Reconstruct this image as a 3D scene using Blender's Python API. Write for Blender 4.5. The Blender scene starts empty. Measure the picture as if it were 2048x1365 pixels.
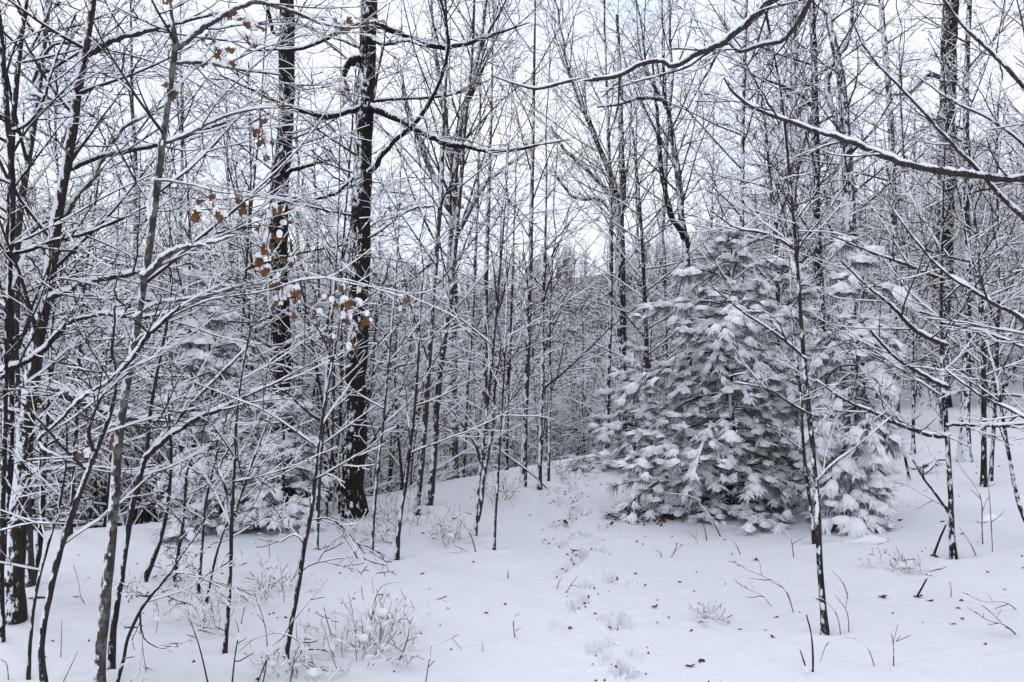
import bpy, math
import numpy as np
from mathutils import Vector

# ------------------------------------------------------------------ camera, sky, sun, exposure
SC = bpy.context.scene
COL = SC.collection
F = 1774.0                      # focal length in photo pixels (2048 wide)
HOR = 650.0                     # row of the horizon in the photo
EYE = 1.6
PITCH = math.atan((682.5 - HOR) / F)
cam_data = bpy.data.cameras.new('camera')
cam_data.sensor_width = 36.0
cam_data.lens = 36.0 * F / 2048.0
cam_data.clip_start = 0.05
cam_data.clip_end = 3000.0
cam = bpy.data.objects.new('camera', cam_data)
COL.objects.link(cam)
cam.location = (0, 0, EYE)
cam.rotation_euler = (math.radians(90) - PITCH, 0, 0)
SC.camera = cam

SUN_EL, SUN_AZ = math.radians(36), math.radians(-48)     # azimuth from +Y, to the left
world = bpy.data.worlds.new('World')
SC.world = world
world.use_nodes = True
wn, wl = world.node_tree.nodes, world.node_tree.links
wn.clear()
w_out = wn.new('ShaderNodeOutputWorld')
w_bg = wn.new('ShaderNodeBackground')
w_bg.inputs['Strength'].default_value = 0.1
sky = wn.new('ShaderNodeTexSky')
sky.sky_type = 'NISHITA'
sky.sun_disc = False
sky.sun_elevation = SUN_EL
sky.sun_rotation = -SUN_AZ
w_tc = wn.new('ShaderNodeTexCoord')
w_map = wn.new('ShaderNodeMapping')
w_map.inputs['Scale'].default_value = (1.0, 1.0, 2.2)
w_no = wn.new('ShaderNodeTexNoise')
w_no.inputs['Scale'].default_value = 3.2
w_no.inputs['Detail'].default_value = 7.0
w_no.inputs['Roughness'].default_value = 0.55
w_ramp = wn.new('ShaderNodeValToRGB')
w_ramp.color_ramp.elements[0].position = 0.36
w_ramp.color_ramp.elements[0].color = (8.8, 9.5, 11.5, 1)
w_ramp.color_ramp.elements[1].position = 0.62
w_ramp.color_ramp.elements[1].color = (11.8, 12.0, 12.7, 1)
w_mix = wn.new('ShaderNodeMixRGB')
w_mix.inputs['Fac'].default_value = 0.86
wl.new(w_tc.outputs['Generated'], w_map.inputs['Vector'])
wl.new(w_map.outputs['Vector'], w_no.inputs['Vector'])
wl.new(w_no.outputs['Fac'], w_ramp.inputs['Fac'])
wl.new(sky.outputs['Color'], w_mix.inputs['Color1'])
wl.new(w_ramp.outputs['Color'], w_mix.inputs['Color2'])
wl.new(w_mix.outputs['Color'], w_bg.inputs['Color'])
wl.new(w_bg.outputs['Background'], w_out.inputs['Surface'])

sun_data = bpy.data.lights.new('sun', 'SUN')
sun_data.energy = 0.5
sun_data.angle = math.radians(14)
sun_data.color = (1.0, 0.97, 0.93)
sun = bpy.data.objects.new('sun', sun_data)
COL.objects.link(sun)
sdir = Vector((math.sin(SUN_AZ) * math.cos(SUN_EL), math.cos(SUN_AZ) * math.cos(SUN_EL), math.sin(SUN_EL)))
sun.rotation_euler = sdir.to_track_quat('Z', 'Y').to_euler()

SC.view_settings.view_transform = 'Standard'
SC.view_settings.look = 'None'
SC.view_settings.exposure = 0.1
SC.view_settings.gamma = 1.0
SC.view_settings.use_curve_mapping = False
SC.render.engine = 'CYCLES'
SC.cycles.max_bounces = 12
SC.cycles.diffuse_bounces = 11
SC.cycles.glossy_bounces = 2
SC.cycles.use_denoising = True
SC.cycles.denoising_prefilter = 'NONE'
SC.cycles.denoising_quality = 'HIGH'
SC.render.film_transparent = False

RNG = np.random.default_rng(20)


# ------------------------------------------------------------------ objects
def obj(name, mesh, parent=None, loc=None):
    o = bpy.data.objects.new(name, mesh)
    COL.objects.link(o)
    if parent is not None:
        o.parent = parent
    if loc is not None:
        o.location = loc
    return o


def tag(o, label=None, cat=None, group=None, kind=None):
    if label: o['label'] = label
    if cat: o['category'] = cat
    if group: o['group'] = group
    if kind: o['kind'] = kind
    return o


def thing(name, label, cat, loc, group=None, rz=0.0, sc=1.0):
    o = bpy.data.objects.new(name, None)
    o.empty_display_size = 0.1
    COL.objects.link(o)
    o.location = loc
    o.rotation_euler = (0, 0, rz)
    o.scale = (sc, sc, sc)
    return tag(o, label, cat, group)


# ------------------------------------------------------------------ materials
class NT:
    def __init__(s, name):
        s.m = bpy.data.materials.new(name)
        s.m.use_nodes = True
        s.n, s.l = s.m.node_tree.nodes, s.m.node_tree.links
        s.b = s.n['Principled BSDF']

    def new(s, t, **kw):
        nd = s.n.new(t)
        for k, v in kw.items():
            if k in nd.inputs:
                nd.inputs[k].default_value = v
            else:
                setattr(nd, k, v)
        return nd

    def link(s, a, b):
        s.l.new(a, b)

    def math(s, op, a, b=None, c=None):
        nd = s.n.new('ShaderNodeMath')
        nd.operation = op
        for i, v in enumerate((a, b, c)):
            if v is None: continue
            if isinstance(v, (int, float)): nd.inputs[i].default_value = v
            else: s.l.new(v, nd.inputs[i])
        return nd.outputs[0]

    def ramp(s, fac, p0, c0, p1, c1):
        r = s.n.new('ShaderNodeValToRGB')
        e = r.color_ramp.elements
        e[0].position, e[0].color = p0, (*c0, 1)
        e[1].position, e[1].color = p1, (*c1, 1)
        s.l.new(fac, r.inputs['Fac'])
        return r.outputs['Color']

    def mix(s, fac, a, b):
        m = s.n.new('ShaderNodeMixRGB')
        for i, v in (('Fac', fac), ('Color1', a), ('Color2', b)):
            if isinstance(v, (int, float)): m.inputs[i].default_value = v
            elif isinstance(v, tuple): m.inputs[i].default_value = (*v, 1)
            else: s.l.new(v, m.inputs[i])
        return m.outputs['Color']

    def noise(s, vec, scale, detail=4.0, rough=0.55):
        nd = s.new('ShaderNodeTexNoise', Scale=scale, Detail=detail, Roughness=rough)
        s.l.new(vec, nd.inputs['Vector'])
        return nd.outputs['Fac']


SNOW_C = (0.87, 0.885, 0.915)


def snow_mat(name, grain=120.0, bump=0.25, dist=0.004):
    t = NT(name)
    g = t.new('ShaderNodeNewGeometry')
    n1 = t.noise(g.outputs['Position'], grain, 3.0)
    n2 = t.noise(g.outputs['Position'], 9.0, 4.0)
    t.link(t.mix(n2, (0.915, 0.925, 0.945), (0.95, 0.952, 0.96)), t.b.inputs['Base Color'])
    t.b.inputs['Roughness'].default_value = 0.75
    t.b.inputs['Specular IOR Level'].default_value = 0.2
    bp = t.new('ShaderNodeBump', Strength=bump, Distance=dist)
    t.link(n1, bp.inputs['Height'])
    t.link(bp.outputs['Normal'], t.b.inputs['Normal'])
    return t.m


def bark_mat(name, c0, c1, amount, wind=0.16, up=0.40, nscale=38.0, stretch=0.45, lichen=None):
    """Bark with snow blown onto its windward side in flecks and lying on what faces up."""
    t = NT(name)
    g = t.new('ShaderNodeNewGeometry')
    mp = t.new('ShaderNodeMapping')
    mp.inputs['Scale'].default_value = (1, 1, 0.12)
    t.link(g.outputs['Position'], mp.inputs['Vector'])
    grain = t.noise(mp.outputs['Vector'], 70.0, 6.0, 0.65)
    col = t.ramp(grain, 0.35, c0, 0.7, c1)
    if lichen:
        ln = t.noise(g.outputs['Position'], 18.0, 5.0)
        lf = t.ramp(ln, 0.5, (0, 0, 0), 0.6, (1, 1, 1))
        col = t.mix(lf, col, lichen)
    m2 = t.new('ShaderNodeMapping')
    m2.inputs['Scale'].default_value = (1, 1, stretch)
    t.link(g.outputs['Position'], m2.inputs['Vector'])
    n = t.noise(m2.outputs['Vector'], nscale, 5.0, 0.62)
    big = t.noise(g.outputs['Position'], 2.6, 2.0)
    dt = t.new('ShaderNodeVectorMath', operation='DOT_PRODUCT')
    t.link(g.outputs['Normal'], dt.inputs[0])
    dt.inputs[1].default_value = (-0.83, -0.55, 0.0)
    sep = t.new('ShaderNodeSeparateXYZ')
    t.link(g.outputs['Normal'], sep.inputs[0])
    v = t.math('MULTIPLY_ADD', dt.outputs['Value'], wind, n)
    v = t.math('MULTIPLY_ADD', sep.outputs['Z'], up, v)
    v = t.math('MULTIPLY_ADD', t.math('SUBTRACT', big, 0.5), 0.45, v)
    v = t.math('ADD', v, amount)
    msk = t.ramp(v, 0.60, (0, 0, 0), 0.66, (1, 1, 1))
    t.link(t.mix(msk, col, SNOW_C), t.b.inputs['Base Color'])
    t.b.inputs['Roughness'].default_value = 0.85
    t.b.inputs['Specular IOR Level'].default_value = 0.15
    hgt = t.math('MULTIPLY_ADD', msk, 0.8, grain)
    bp = t.new('ShaderNodeBump', Strength=0.8, Distance=0.012)
    t.link(hgt, bp.inputs['Height'])
    t.link(bp.outputs['Normal'], t.b.inputs['Normal'])
    return t.m


def plain_mat(name, c0, c1, scale=30.0, rough=0.8):
    t = NT(name)
    g = t.new('ShaderNodeNewGeometry')
    t.link(t.mix(t.noise(g.outputs['Position'], scale, 3.0), c0, c1), t.b.inputs['Base Color'])
    t.b.inputs['Roughness'].default_value = rough
    t.b.inputs['Specular IOR Level'].default_value = 0.2
    return t.m


M_SNOW = snow_mat('fresh_snow')
def ground_mat():
    t = NT('ground_snow')
    g = t.new('ShaderNodeNewGeometry')
    a = t.noise(g.outputs['Position'], 5.0, 5.0, 0.6)
    b = t.noise(g.outputs['Position'], 60.0, 4.0, 0.7)
    snow = t.mix(a, (0.81, 0.825, 0.875), (0.90, 0.905, 0.925))
    # brush and leaf litter showing through the snow of the woods that begin some 40 m off
    ln = t.new('ShaderNodeVectorMath', operation='LENGTH')
    t.link(g.outputs['Position'], ln.inputs[0])
    c = t.noise(g.outputs['Position'], 0.9, 6.0, 0.75)
    far = t.ramp(t.math('DIVIDE', ln.outputs['Value'], 100.0), 0.30, (0, 0, 0), 0.60, (1, 1, 1))
    brush = t.ramp(c, 0.40, (0.06, 0.055, 0.055), 0.66, (0.42, 0.42, 0.43))
    t.link(t.mix(far, snow, brush), t.b.inputs['Base Color'])
    t.b.inputs['Roughness'].default_value = 0.7
    t.b.inputs['Specular IOR Level'].default_value = 0.25
    h = t.math('MULTIPLY_ADD', b, 0.16, a)
    bp = t.new('ShaderNodeBump', Strength=0.6, Distance=0.05)
    t.link(h, bp.inputs['Height'])
    t.link(bp.outputs['Normal'], t.b.inputs['Normal'])
    return t.m


M_GROUND = ground_mat()
M_TWIG = plain_mat('twig_bark', (0.013, 0.011, 0.010), (0.042, 0.035, 0.031))
M_OAK = bark_mat('oak_bark', (0.008, 0.007, 0.007), (0.032, 0.028, 0.025), -0.055, wind=0.13)
M_DARK = bark_mat('dark_bark', (0.009, 0.008, 0.008), (0.05, 0.043, 0.039), 0.0, wind=0.17)
M_WHITE = bark_mat('plastered_bark', (0.03, 0.027, 0.026), (0.08, 0.072, 0.068), 0.02, wind=0.17)
M_GREY = bark_mat('grey_lichen_bark', (0.03, 0.026, 0.022), (0.10, 0.09, 0.08), 0.0, wind=0.17, lichen=(0.15, 0.15, 0.13))
M_MID = bark_mat('frosted_bark', (0.02, 0.018, 0.017), (0.085, 0.076, 0.072), 0.005, wind=0.16)
M_LIMB = bark_mat('limb_bark', (0.022, 0.018, 0.016), (0.085, 0.072, 0.063), -0.10, wind=0.12)
M_BROWN = bark_mat('brown_bark', (0.016, 0.013, 0.011), (0.062, 0.050, 0.043), 0.03, wind=0.2)
M_SAP = bark_mat('sapling_bark', (0.015, 0.013, 0.012), (0.06, 0.052, 0.047), -0.05, wind=0.16)
M_WOODS = plain_mat('woods_bark', (0.016, 0.014, 0.014), (0.05, 0.045, 0.044), 3.0)
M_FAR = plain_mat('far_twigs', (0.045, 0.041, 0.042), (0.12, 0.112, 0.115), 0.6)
M_NEEDLE = plain_mat('pine_needles', (0.020, 0.034, 0.027), (0.26, 0.30, 0.285), 14.0)
M_LEAF = plain_mat('dead_oak_leaf', (0.065, 0.030, 0.016), (0.25, 0.125, 0.06), 32.0)
M_PALE = plain_mat('pale_stalk', (0.05, 0.040, 0.033), (0.16, 0.13, 0.105), 30.0)
M_LITTER = plain_mat('leaf_litter', (0.018, 0.013, 0.010), (0.11, 0.075, 0.05), 30.0)


# ------------------------------------------------------------------ meshes from numpy
class Acc:
    """Collects quads and triangles; mesh() makes ONE mesh of them."""
    def __init__(s):
        s.v, s.q, s.qm, s.t, s.tm, s.n = [], [], [], [], [], 0

    def add(s, v, q=None, qm=0, t=None, tm=0):
        v = np.asarray(v, float).reshape(-1, 3)
        if q is not None and len(q):
            q = np.asarray(q, int)
            s.q.append(q + s.n)
            s.qm.append(np.broadcast_to(np.asarray(qm, int), (len(q),)))
        if t is not None and len(t):
            t = np.asarray(t, int)
            s.t.append(t + s.n)
            s.tm.append(np.broadcast_to(np.asarray(tm, int), (len(t),)))
        s.v.append(v)
        s.n += len(v)

    def tris(s):
        return 2 * sum(map(len, s.q)) + sum(map(len, s.t))

    def mesh(s, name, mats, off=(0, 0, 0), smooth=True):
        v = np.concatenate(s.v) - np.asarray(off, float)
        nq, nt = sum(map(len, s.q)), sum(map(len, s.t))
        loops = np.concatenate([x.ravel() for x in s.q] + [x.ravel() for x in s.t])
        starts = np.concatenate([np.arange(nq) * 4, nq * 4 + np.arange(nt) * 3])
        mi = np.concatenate(s.qm + s.tm)
        me = bpy.data.meshes.new(name)
        me.vertices.add(len(v))
        me.vertices.foreach_set('co', v.astype(np.float32).ravel())
        me.loops.add(len(loops))
        me.loops.foreach_set('vertex_index', loops.astype(np.int32))
        me.polygons.add(nq + nt)
        me.polygons.foreach_set('loop_start', starts.astype(np.int32))
        me.polygons.foreach_set('material_index', mi.astype(np.int32))
        me.polygons.foreach_set('use_smooth', np.full(nq + nt, smooth))
        for m in mats: me.materials.append(m)
        me.update(calc_edges=True)
        me.validate()
        TRI['n'] += 2 * nq + nt
        return me


TRI = {'n': 0}


def unit(a):
    return a / np.maximum(np.linalg.norm(a, axis=-1, keepdims=True), 1e-9)


def frames(P):
    """Tangent, sideways and upward vectors along polylines P (N,K,3)."""
    T = np.empty_like(P)
    T[:, 1:-1] = P[:, 2:] - P[:, :-2]
    T[:, 0] = P[:, 1] - P[:, 0]
    T[:, -1] = P[:, -1] - P[:, -2]
    T = unit(T)
    S = unit(np.cross(T, np.array([0.03, 0.07, 1.0])))
    U = np.cross(S, T)
    return T, S, U


def tube_faces(N, K, S, base=0):
    i = np.arange(N)[:, None, None] * (K * S)
    k = np.arange(K - 1)[None, :, None] * S
    j = np.arange(S)[None, None, :]
    j2 = (j + 1) % S
    a = i + k
    return np.stack(np.broadcast_arrays(a + j, a + j2, a + S + j2, a + S + j), -1).reshape(-1, 4) + base


def twigs(acc, P, R, snow=0.006, sides=4, bark=0, white=1, bare=0.12, rng=RNG, heavy=0.0):
    """Thin branches with a ridge of snow along the top of each."""
    N, K, _ = P.shape
    if N == 0: return
    T, S, U = frames(P)
    hor = np.sqrt(np.clip(1 - T[..., 2] ** 2, 0, 1))
    sn = snow * rng.uniform(0.4, 1.3, (N, K)) * hor ** 1.5 * np.interp(P[..., 2], [1.5, 4.0], [1.0, 0.55])
    loaded = rng.random(N) < heavy
    nak = rng.random(N) < bare
    sn[nak] = 0
    sn[:, -1] *= 0.5
    r = R[..., None]
    wide = (R + sn * 0.22)[..., None]
    top = (R + sn)[..., None]
    if sides == 4:
        V = np.stack([S * wide, U * top, -S * wide, -U * r * 1.25], 2)
        snowy = (0, 1)
    else:
        V = np.stack([S * wide + U * top * 0.7, -S * wide + U * top * 0.7, -U * r * 1.5], 2)
        snowy = (0,)
        if heavy:
            V2 = np.stack([S * wide - U * r * 0.5, U * top, -S * wide - U * r * 0.5], 2)
            V = np.where(loaded[:, None, None, None], V2, V)
    V = V + P[:, :, None, :]
    q = tube_faces(N, K, sides)
    m = np.full((N, K - 1, sides), bark)
    on = (hor[:, 1:] > 0.5) & ~nak[:, None]
    for j in snowy:
        m[:, :, j] = np.where(on, white, bark)
    if sides == 3 and heavy:
        m[:, :, 1] = np.where(on & loaded[:, None], white, m[:, :, 1])
        m[:, :, 2] = bark
    acc.add(V, q, m.reshape(-1))


def round_tube(acc, P, R, sides=9, mat=0, cap=True):
    """One smooth round limb (K,3) with radii (K,)."""
    P = np.asarray(P, float)[None]
    T = frames(P)[0]
    ref = np.array([0.11, 1.0, 0.07])
    A = unit(np.cross(T, ref))
    B = np.cross(A, T)
    th = np.arange(sides) / sides * 2 * np.pi
    V = P[:, :, None] + np.asarray(R)[None, :, None, None] * (A[:, :, None] * np.cos(th)[:, None] + B[:, :, None] * np.sin(th)[:, None])
    K = P.shape[1]
    acc.add(V, tube_faces(1, K, sides), mat)
    if cap:
        c = V[0, -1]
        acc.add(np.vstack([c, P[0, -1:] + T[0, -1:] * R[-1] * 0.6]), t=[(i, (i + 1) % sides, sides) for i in range(sides)], tm=mat)


def snow_ridge(acc, P, R, thick=0.012, rng=RNG, mat=0, steep=1.4):
    """The snow that lies along the top of a thick limb: a lumpy half-round ridge."""
    P = np.asarray(P, float)
    L = np.linalg.norm(np.diff(P, axis=0), axis=1).sum()
    K = max(6, int(L / max(0.02, 1.1 * R.mean())))
    K = min(K, 90)
    s = np.linspace(0, 1, len(P)); s2 = np.linspace(0, 1, K)
    Q = np.stack([np.interp(s2, s, P[:, i]) for i in range(3)], 1)[None]
    r = np.interp(s2, s, R)
    T, S, U = frames(Q)
    hor = np.sqrt(np.clip(1 - T[0, :, 2] ** 2, 0, 1))
    nz = np.convolve(rng.normal(0, 1, K + 6), np.ones(5) / 5, 'valid')[:K + 2][:K]
    thick = min(thick, 1.3 * float(R.mean()) + 0.003) * float(np.clip(R.mean() / 0.009, 0.4, 1.0))
    gap = np.convolve(rng.normal(0, 1, K + 10), np.ones(9) / 9, 'valid')[:K + 2][:K] * 3
    h = (r * 0.35 + thick) * (1 + 0.85 * nz) * hor ** steep
    h = np.where(gap < -1.1, h * 0.15, h)
    h = np.maximum(h, 0.0)
    w = r * np.where(gap < -1.1, 0.55, 0.9) * np.clip(hor * 1.3, 0.2, 1) * (1 + 0.12 * nz) + thick * 0.25 * hor
    w[[0, -1]] *= 0.5; h[[0, -1]] *= 0.4
    th = np.linspace(-0.25, math.pi + 0.25, 7)
    V = Q[:, :, None] + S[:, :, None] * (np.cos(th)[None, :] * w[:, None])[None, ..., None] \
        + U[:, :, None] * ((np.sin(th)[None, :] * h[:, None]) + (r * 0.62)[:, None] - (1 - np.clip(hor * 2, 0, 1))[:, None] * r[:, None] * 0.6)[None, ..., None]
    acc.add(V, tube_faces(1, K, 7), mat)
    for e in (0, K - 1):
        acc.add(V[0, e], t=[(0, i, i + 1) for i in range(1, 6)], tm=mat)


def smooth_line(pts, K):
    """Catmull-Rom through control rows (n,d), K samples spaced evenly by length."""
    p = np.asarray(pts, float)
    if len(p) == 2:
        return p[0] + (p[1] - p[0]) * np.linspace(0, 1, K)[:, None]
    e = np.vstack([2 * p[0] - p[1], p, 2 * p[-1] - p[-2]])
    out = []
    for i in range(len(p) - 1):
        a, b, c, d = e[i:i + 4]
        t = np.linspace(0, 1, 12, endpoint=False)[:, None]
        out.append(0.5 * (2 * b + (c - a) * t + (2 * a - 5 * b + 4 * c - d) * t ** 2 + (3 * b - a - 3 * c + d) * t ** 3))
    out = np.vstack(out + [p[-1:]])
    ln = np.concatenate([[0], np.cumsum(np.linalg.norm(np.diff(out[:, :3], axis=0), axis=1))])
    s = np.linspace(0, ln[-1], K)
    return np.stack([np.interp(s, ln, out[:, i]) for i in range(p.shape[1])], 1)


def spawn(P, R, per, s0=0.1, s1=0.98, ang=45, ang_sd=9, length=(0.3, 0.6), rel=False, K=5, wob=0.10, rise=0.0, flat=None,
          taper=0.35, rmax=None, rk=0.62, rmin=0.0016, shrink=0.45, rng=RNG):
    """Side branches along parent polylines P (N,K0,3): PER on each. Returns their polylines and radii."""
    N, K0, _ = P.shape
    if N == 0 or per < 1: return np.zeros((0, K, 3)), np.zeros((0, K))
    seg = np.linalg.norm(np.diff(P, axis=1), axis=2).sum(1)
    s = (np.arange(per)[None] + rng.uniform(0.1, 0.9, (N, per))) / per
    s = s0 + (s1 - s0) * s
    f = s * (K0 - 1)
    i = np.clip(f.astype(int), 0, K0 - 2)
    u = (f - i)[..., None]
    n = np.arange(N)[:, None]
    pos = P[n, i] * (1 - u) + P[n, i + 1] * u
    rad = R[n, i] * (1 - u[..., 0]) + R[n, i + 1] * u[..., 0]
    T, S, U = frames(P)
    t, sd, up = T[n, i], S[n, i], U[n, i]
    if flat is None:
        phi = (np.arange(per)[None] * 2.4 + rng.uniform(0, 6.3, (N, 1)) + rng.normal(0, 0.5, (N, per)))
    else:
        phi = ((np.arange(per)[None] + rng.integers(0, 2, (N, 1))) % 2) * math.pi + rng.normal(0, flat, (N, per))
    a = np.radians(rng.normal(ang, ang_sd, (N, per)))[..., None]
    d = np.cos(a) * t + np.sin(a) * (np.cos(phi)[..., None] * sd + np.sin(phi)[..., None] * up)
    L = rng.uniform(length[0], length[1], (N, per)) * (1 - shrink * (s - s0) / max(s1 - s0, 1e-6))
    if rel: L = L * seg[:, None]
    M = N * per
    d, L, pos, rad = unit(d.reshape(M, 3)), L.reshape(M), pos.reshape(M, 3), rad.reshape(M)
    Q = np.empty((M, K, 3))
    Q[:, 0] = pos
    st = (L / (K - 1))[:, None]
    for k in range(1, K):
        d = d + rng.normal(0, wob, (M, 3))
        d[:, 2] += rise
        d = unit(d)
        Q[:, k] = Q[:, k - 1] + d * st
    r0 = rad * rk
    if rmax: r0 = np.minimum(r0, rmax)
    r0 = np.maximum(r0, rmin)
    RR = np.maximum(r0[:, None] * (1 - (1 - taper) * np.linspace(0, 1, K)[None]), rmin * 0.8)
    return Q, RR


# ------------------------------------------------------------------ terrain
CX = np.array([-60, -20, -9, -4, -2.64, -1.5, -0.66, 1.08, 4.0, 8, 16, 40])
CY = np.array([3.0, 5.2, 6.6, 7.2, 7.7, 8.6, 9.8, 12.0, 17.0, 23, 36, 60])


def crest(x):
    return np.interp(x, CX, CY)


_ph = np.random.default_rng(3).uniform(0, 6.28, (12, 3))


def lumps(x, y, scale, seed=0):
    v = 0
    for i in range(5):
        a = _ph[(i + seed) % 12]
        k = scale * (0.6 + 0.35 * i)
        v = v + np.sin(k * (x * math.cos(a[0] * 3) + y * math.sin(a[0] * 3)) + a[1]) * np.cos(k * 0.8 * (x * math.sin(a[2]) - y * math.cos(a[2])) + a[0])
    return v / 5


def ground(x, y):
    x, y = np.asarray(x, float), np.asarray(y, float)
    z = -0.018 * np.clip(y, -8, 30)
    xr = np.maximum(x - 1.2 - 0.02 * y, 0)
    z = z + 0.085 * xr * xr / (xr + 1.2) * np.clip(1.4 - y / 90, 0.2, 1)
    xl = np.maximum(-x - 1.5, 0)
    z = z - 0.03 * xl * np.clip(1 - xl / 60, 0, 1)
    s = np.maximum(y - crest(x), 0)
    drop = 0.30 * s * s / (s + 2.2)
    drop = 26 * (1 - np.exp(-drop / 26))
    z = z - drop
    far = np.clip((np.hypot(x, y) - 105) / 210, 0, 1)
    z = z + far * far * (3 - 2 * far) * (38 + 4 * np.sin(x * 0.013 + 0.6) + 3 * np.sin(x * 0.031))
    near = np.clip(1.6 - y / 25, 0.3, 1)
    z = z + 0.035 * lumps(x, y, 1.1) + 0.014 * lumps(x, y, 3.7, 4) * near
    return z


def ray(px, py):
    d = np.array([(px - 1024.0) / F, 1.0, -(py - 682.5) / F])
    c, s = math.cos(PITCH), math.sin(PITCH)
    return np.array([d[0], d[1] * c + d[2] * s, -d[1] * s + d[2] * c])


def at(px, py, Y):
    d = ray(px, py)
    return np.array([0, 0, EYE]) + d * (Y / d[1])


def hit(px, py):
    d = ray(px, py)
    Y = np.linspace(1.5, 60, 6000)
    p = np.array([0, 0, EYE])[None] + d[None] * (Y / d[1])[:, None]
    below = p[:, 2] < ground(p[:, 0], p[:, 1])
    i = int(np.argmax(below)) if below.any() else len(Y) - 1
    q = p[i].copy()
    q[2] = ground(q[0], q[1])
    return q


# footprints of the trail up the middle
trail_px = [(1196, 1420), (1200, 1340), (1196, 1260), (1180, 1190), (1160, 1120), (1140, 1060), (1128, 1010), (1140, 975), (1185, 948)]
trail = smooth_line([hit(*p)[:2] for p in trail_px], 400)
_fr = np.random.default_rng(8)
PRINTS = []
seglen = np.linalg.norm(np.diff(trail, axis=0), axis=1).sum()
for lane, stride, dep, off in ((0, 0.36, 0.085, 0.0), (1, 0.40, 0.065, 0.13), (2, 0.50, 0.035, -0.22), (3, 0.6, 0.03, 0.22)):
    n = int(seglen / stride)
    for k in range(n):
        f = (k + 0.3 * _fr.random()) / n
        i = int(f * 398)
        t = trail[min(i + 4, 399)] - trail[i]
        t = t / np.linalg.norm(t)
        sgn = 1 if k % 2 else -1
        c = trail[i] + np.array([t[1], -t[0]]) * (sgn * 0.10 + off * 0.5 + _fr.normal(0, 0.05))
        PRINTS.append((c[0], c[1], math.atan2(t[1], t[0]) + _fr.normal(0, 0.2), dep * _fr.uniform(0.6, 1.25), _fr.uniform(0.065, 0.115), _fr.uniform(0.030, 0.042)))


def trodden(x, y):
    """Depth of the footprints at (x,y)."""
    z = np.zeros_like(x)
    for cx, cy, a, dep, la, lb in PRINTS:
        dx, dy = x - cx, y - cy
        near = (np.abs(dx) < 0.4) & (np.abs(dy) < 0.4)
        if not near.any(): continue
        u = (dx[near] * math.cos(a) + dy[near] * math.sin(a)) / la
        v = (-dx[near] * math.sin(a) + dy[near] * math.cos(a)) / lb
        d = np.sqrt(u ** 2 + v ** 2) + 0.09 * np.sin(7 * np.arctan2(v, u) + cx * 40) + 0.08 * np.sin(dx[near] * 90 + cy * 9) * np.cos(dy[near] * 80)
        sh = -dep / (1 + np.exp(np.clip((d - 1) * 22, -40, 40))) * (0.75 + 0.45 * np.clip(u, -1, 1)) + 0.30 * dep * np.exp(-((d - 1.35) / 0.22) ** 2) * (0.5 + 0.5 * np.sin(9 * np.arctan2(v, u) + cy * 30))
        z[near] += sh
    return z


def make_ground():
    def axis(fine0, fine1, step, lo, hi, grow):
        a = list(np.arange(fine0, fine1, step))
        s, x = step, a[-1]
        while x < hi:
            s *= grow; x += s; a.append(x)
        s, x, b = step, a[0], []
        while x > lo:
            s *= grow; x -= s; b.append(x)
        return np.array(b[::-1] + a)
    ax = axis(-0.35, 1.25, 0.012, -480, 480, 1.075)
    ay = axis(3.6, 6.6, 0.0135, -60, 520, 1.042)
    X, Y = np.meshgrid(ax, ay)
    Z = ground(X, Y)
    fine = (Y > 2) & (Y < 14) & (np.abs(X) < 3)
    Z[fine] += trodden(X[fine], Y[fine])
    # scuffed, kicked-up snow along the trail
    d = np.full(X.shape, 9.0)
    for p in trail[::8]:
        d = np.minimum(d, np.hypot(X - p[0], (Y - p[1])))
    sc = np.exp(-(d / 0.33) ** 2) * (Y < 13)
    Z += sc * (0.012 * lumps(X, Y, 19, 2) + 0.010 * lumps(X, Y, 47, 5) + 0.006 * lumps(X, Y, 90, 1))
    Z += np.clip(1.4 - np.abs(Y) / 16, 0, 1) * (0.008 * lumps(X, Y, 7, 7) + 0.004 * lumps(X, Y, 23, 3))
    rg = np.random.default_rng(91)                       # pits where clumps have dropped from the branches
    for _ in range(420):
        px, py = rg.uniform(-6, 7), rg.uniform(3.4, 13)
        r, dp = rg.uniform(0.012, 0.045), rg.uniform(0.006, 0.022)
        j0, j1 = np.searchsorted(ax, [px - 4 * r, px + 4 * r]); i0, i1 = np.searchsorted(ay, [py - 4 * r, py + 4 * r])
        if j1 - j0 < 2 or i1 - i0 < 2: continue
        q = np.hypot(X[i0:i1, j0:j1] - px, Y[i0:i1, j0:j1] - py) / r
        Z[i0:i1, j0:j1] += -dp * np.exp(-q ** 2) + dp * 0.4 * np.exp(-((q - 1.7) / 0.5) ** 2)
    ny, nx = X.shape
    i = (np.arange(ny - 1)[:, None] * nx + np.arange(nx - 1)[None]).ravel()
    acc = Acc()
    acc.add(np.stack([X, Y, Z], -1), np.stack([i, i + 1, i + nx + 1, i + nx], 1), 0)
    o = obj('snow_ground', acc.mesh('snow_ground', [M_GROUND]))
    o['label'] = 'snow covered clearing with a trodden trail up its middle'
    o['kind'] = 'structure'


make_ground()


# ------------------------------------------------------------------ hero trees: trunks and limbs traced at their own distance
def line3(pts, Y, dY=0.0, K=24, wobY=0.0, rng=RNG):
    """Control points (px,py,width px) at distance Y (going DY deeper along the line) -> points and radii."""
    n = len(pts)
    f = np.linspace(0, 1, n)
    rows = [np.append(at(p[0], p[1], Y + dY * f[i]), p[2] * 0.5 / F * (Y + dY * f[i])) for i, p in enumerate(pts)]
    a = smooth_line(rows, K)
    if wobY:
        a[:, 1] += wobY * np.sin(np.linspace(0, 5, K) + rng.uniform(0, 6))
    return a[:, :3], np.maximum(a[:, 3], 0.0012)


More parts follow.
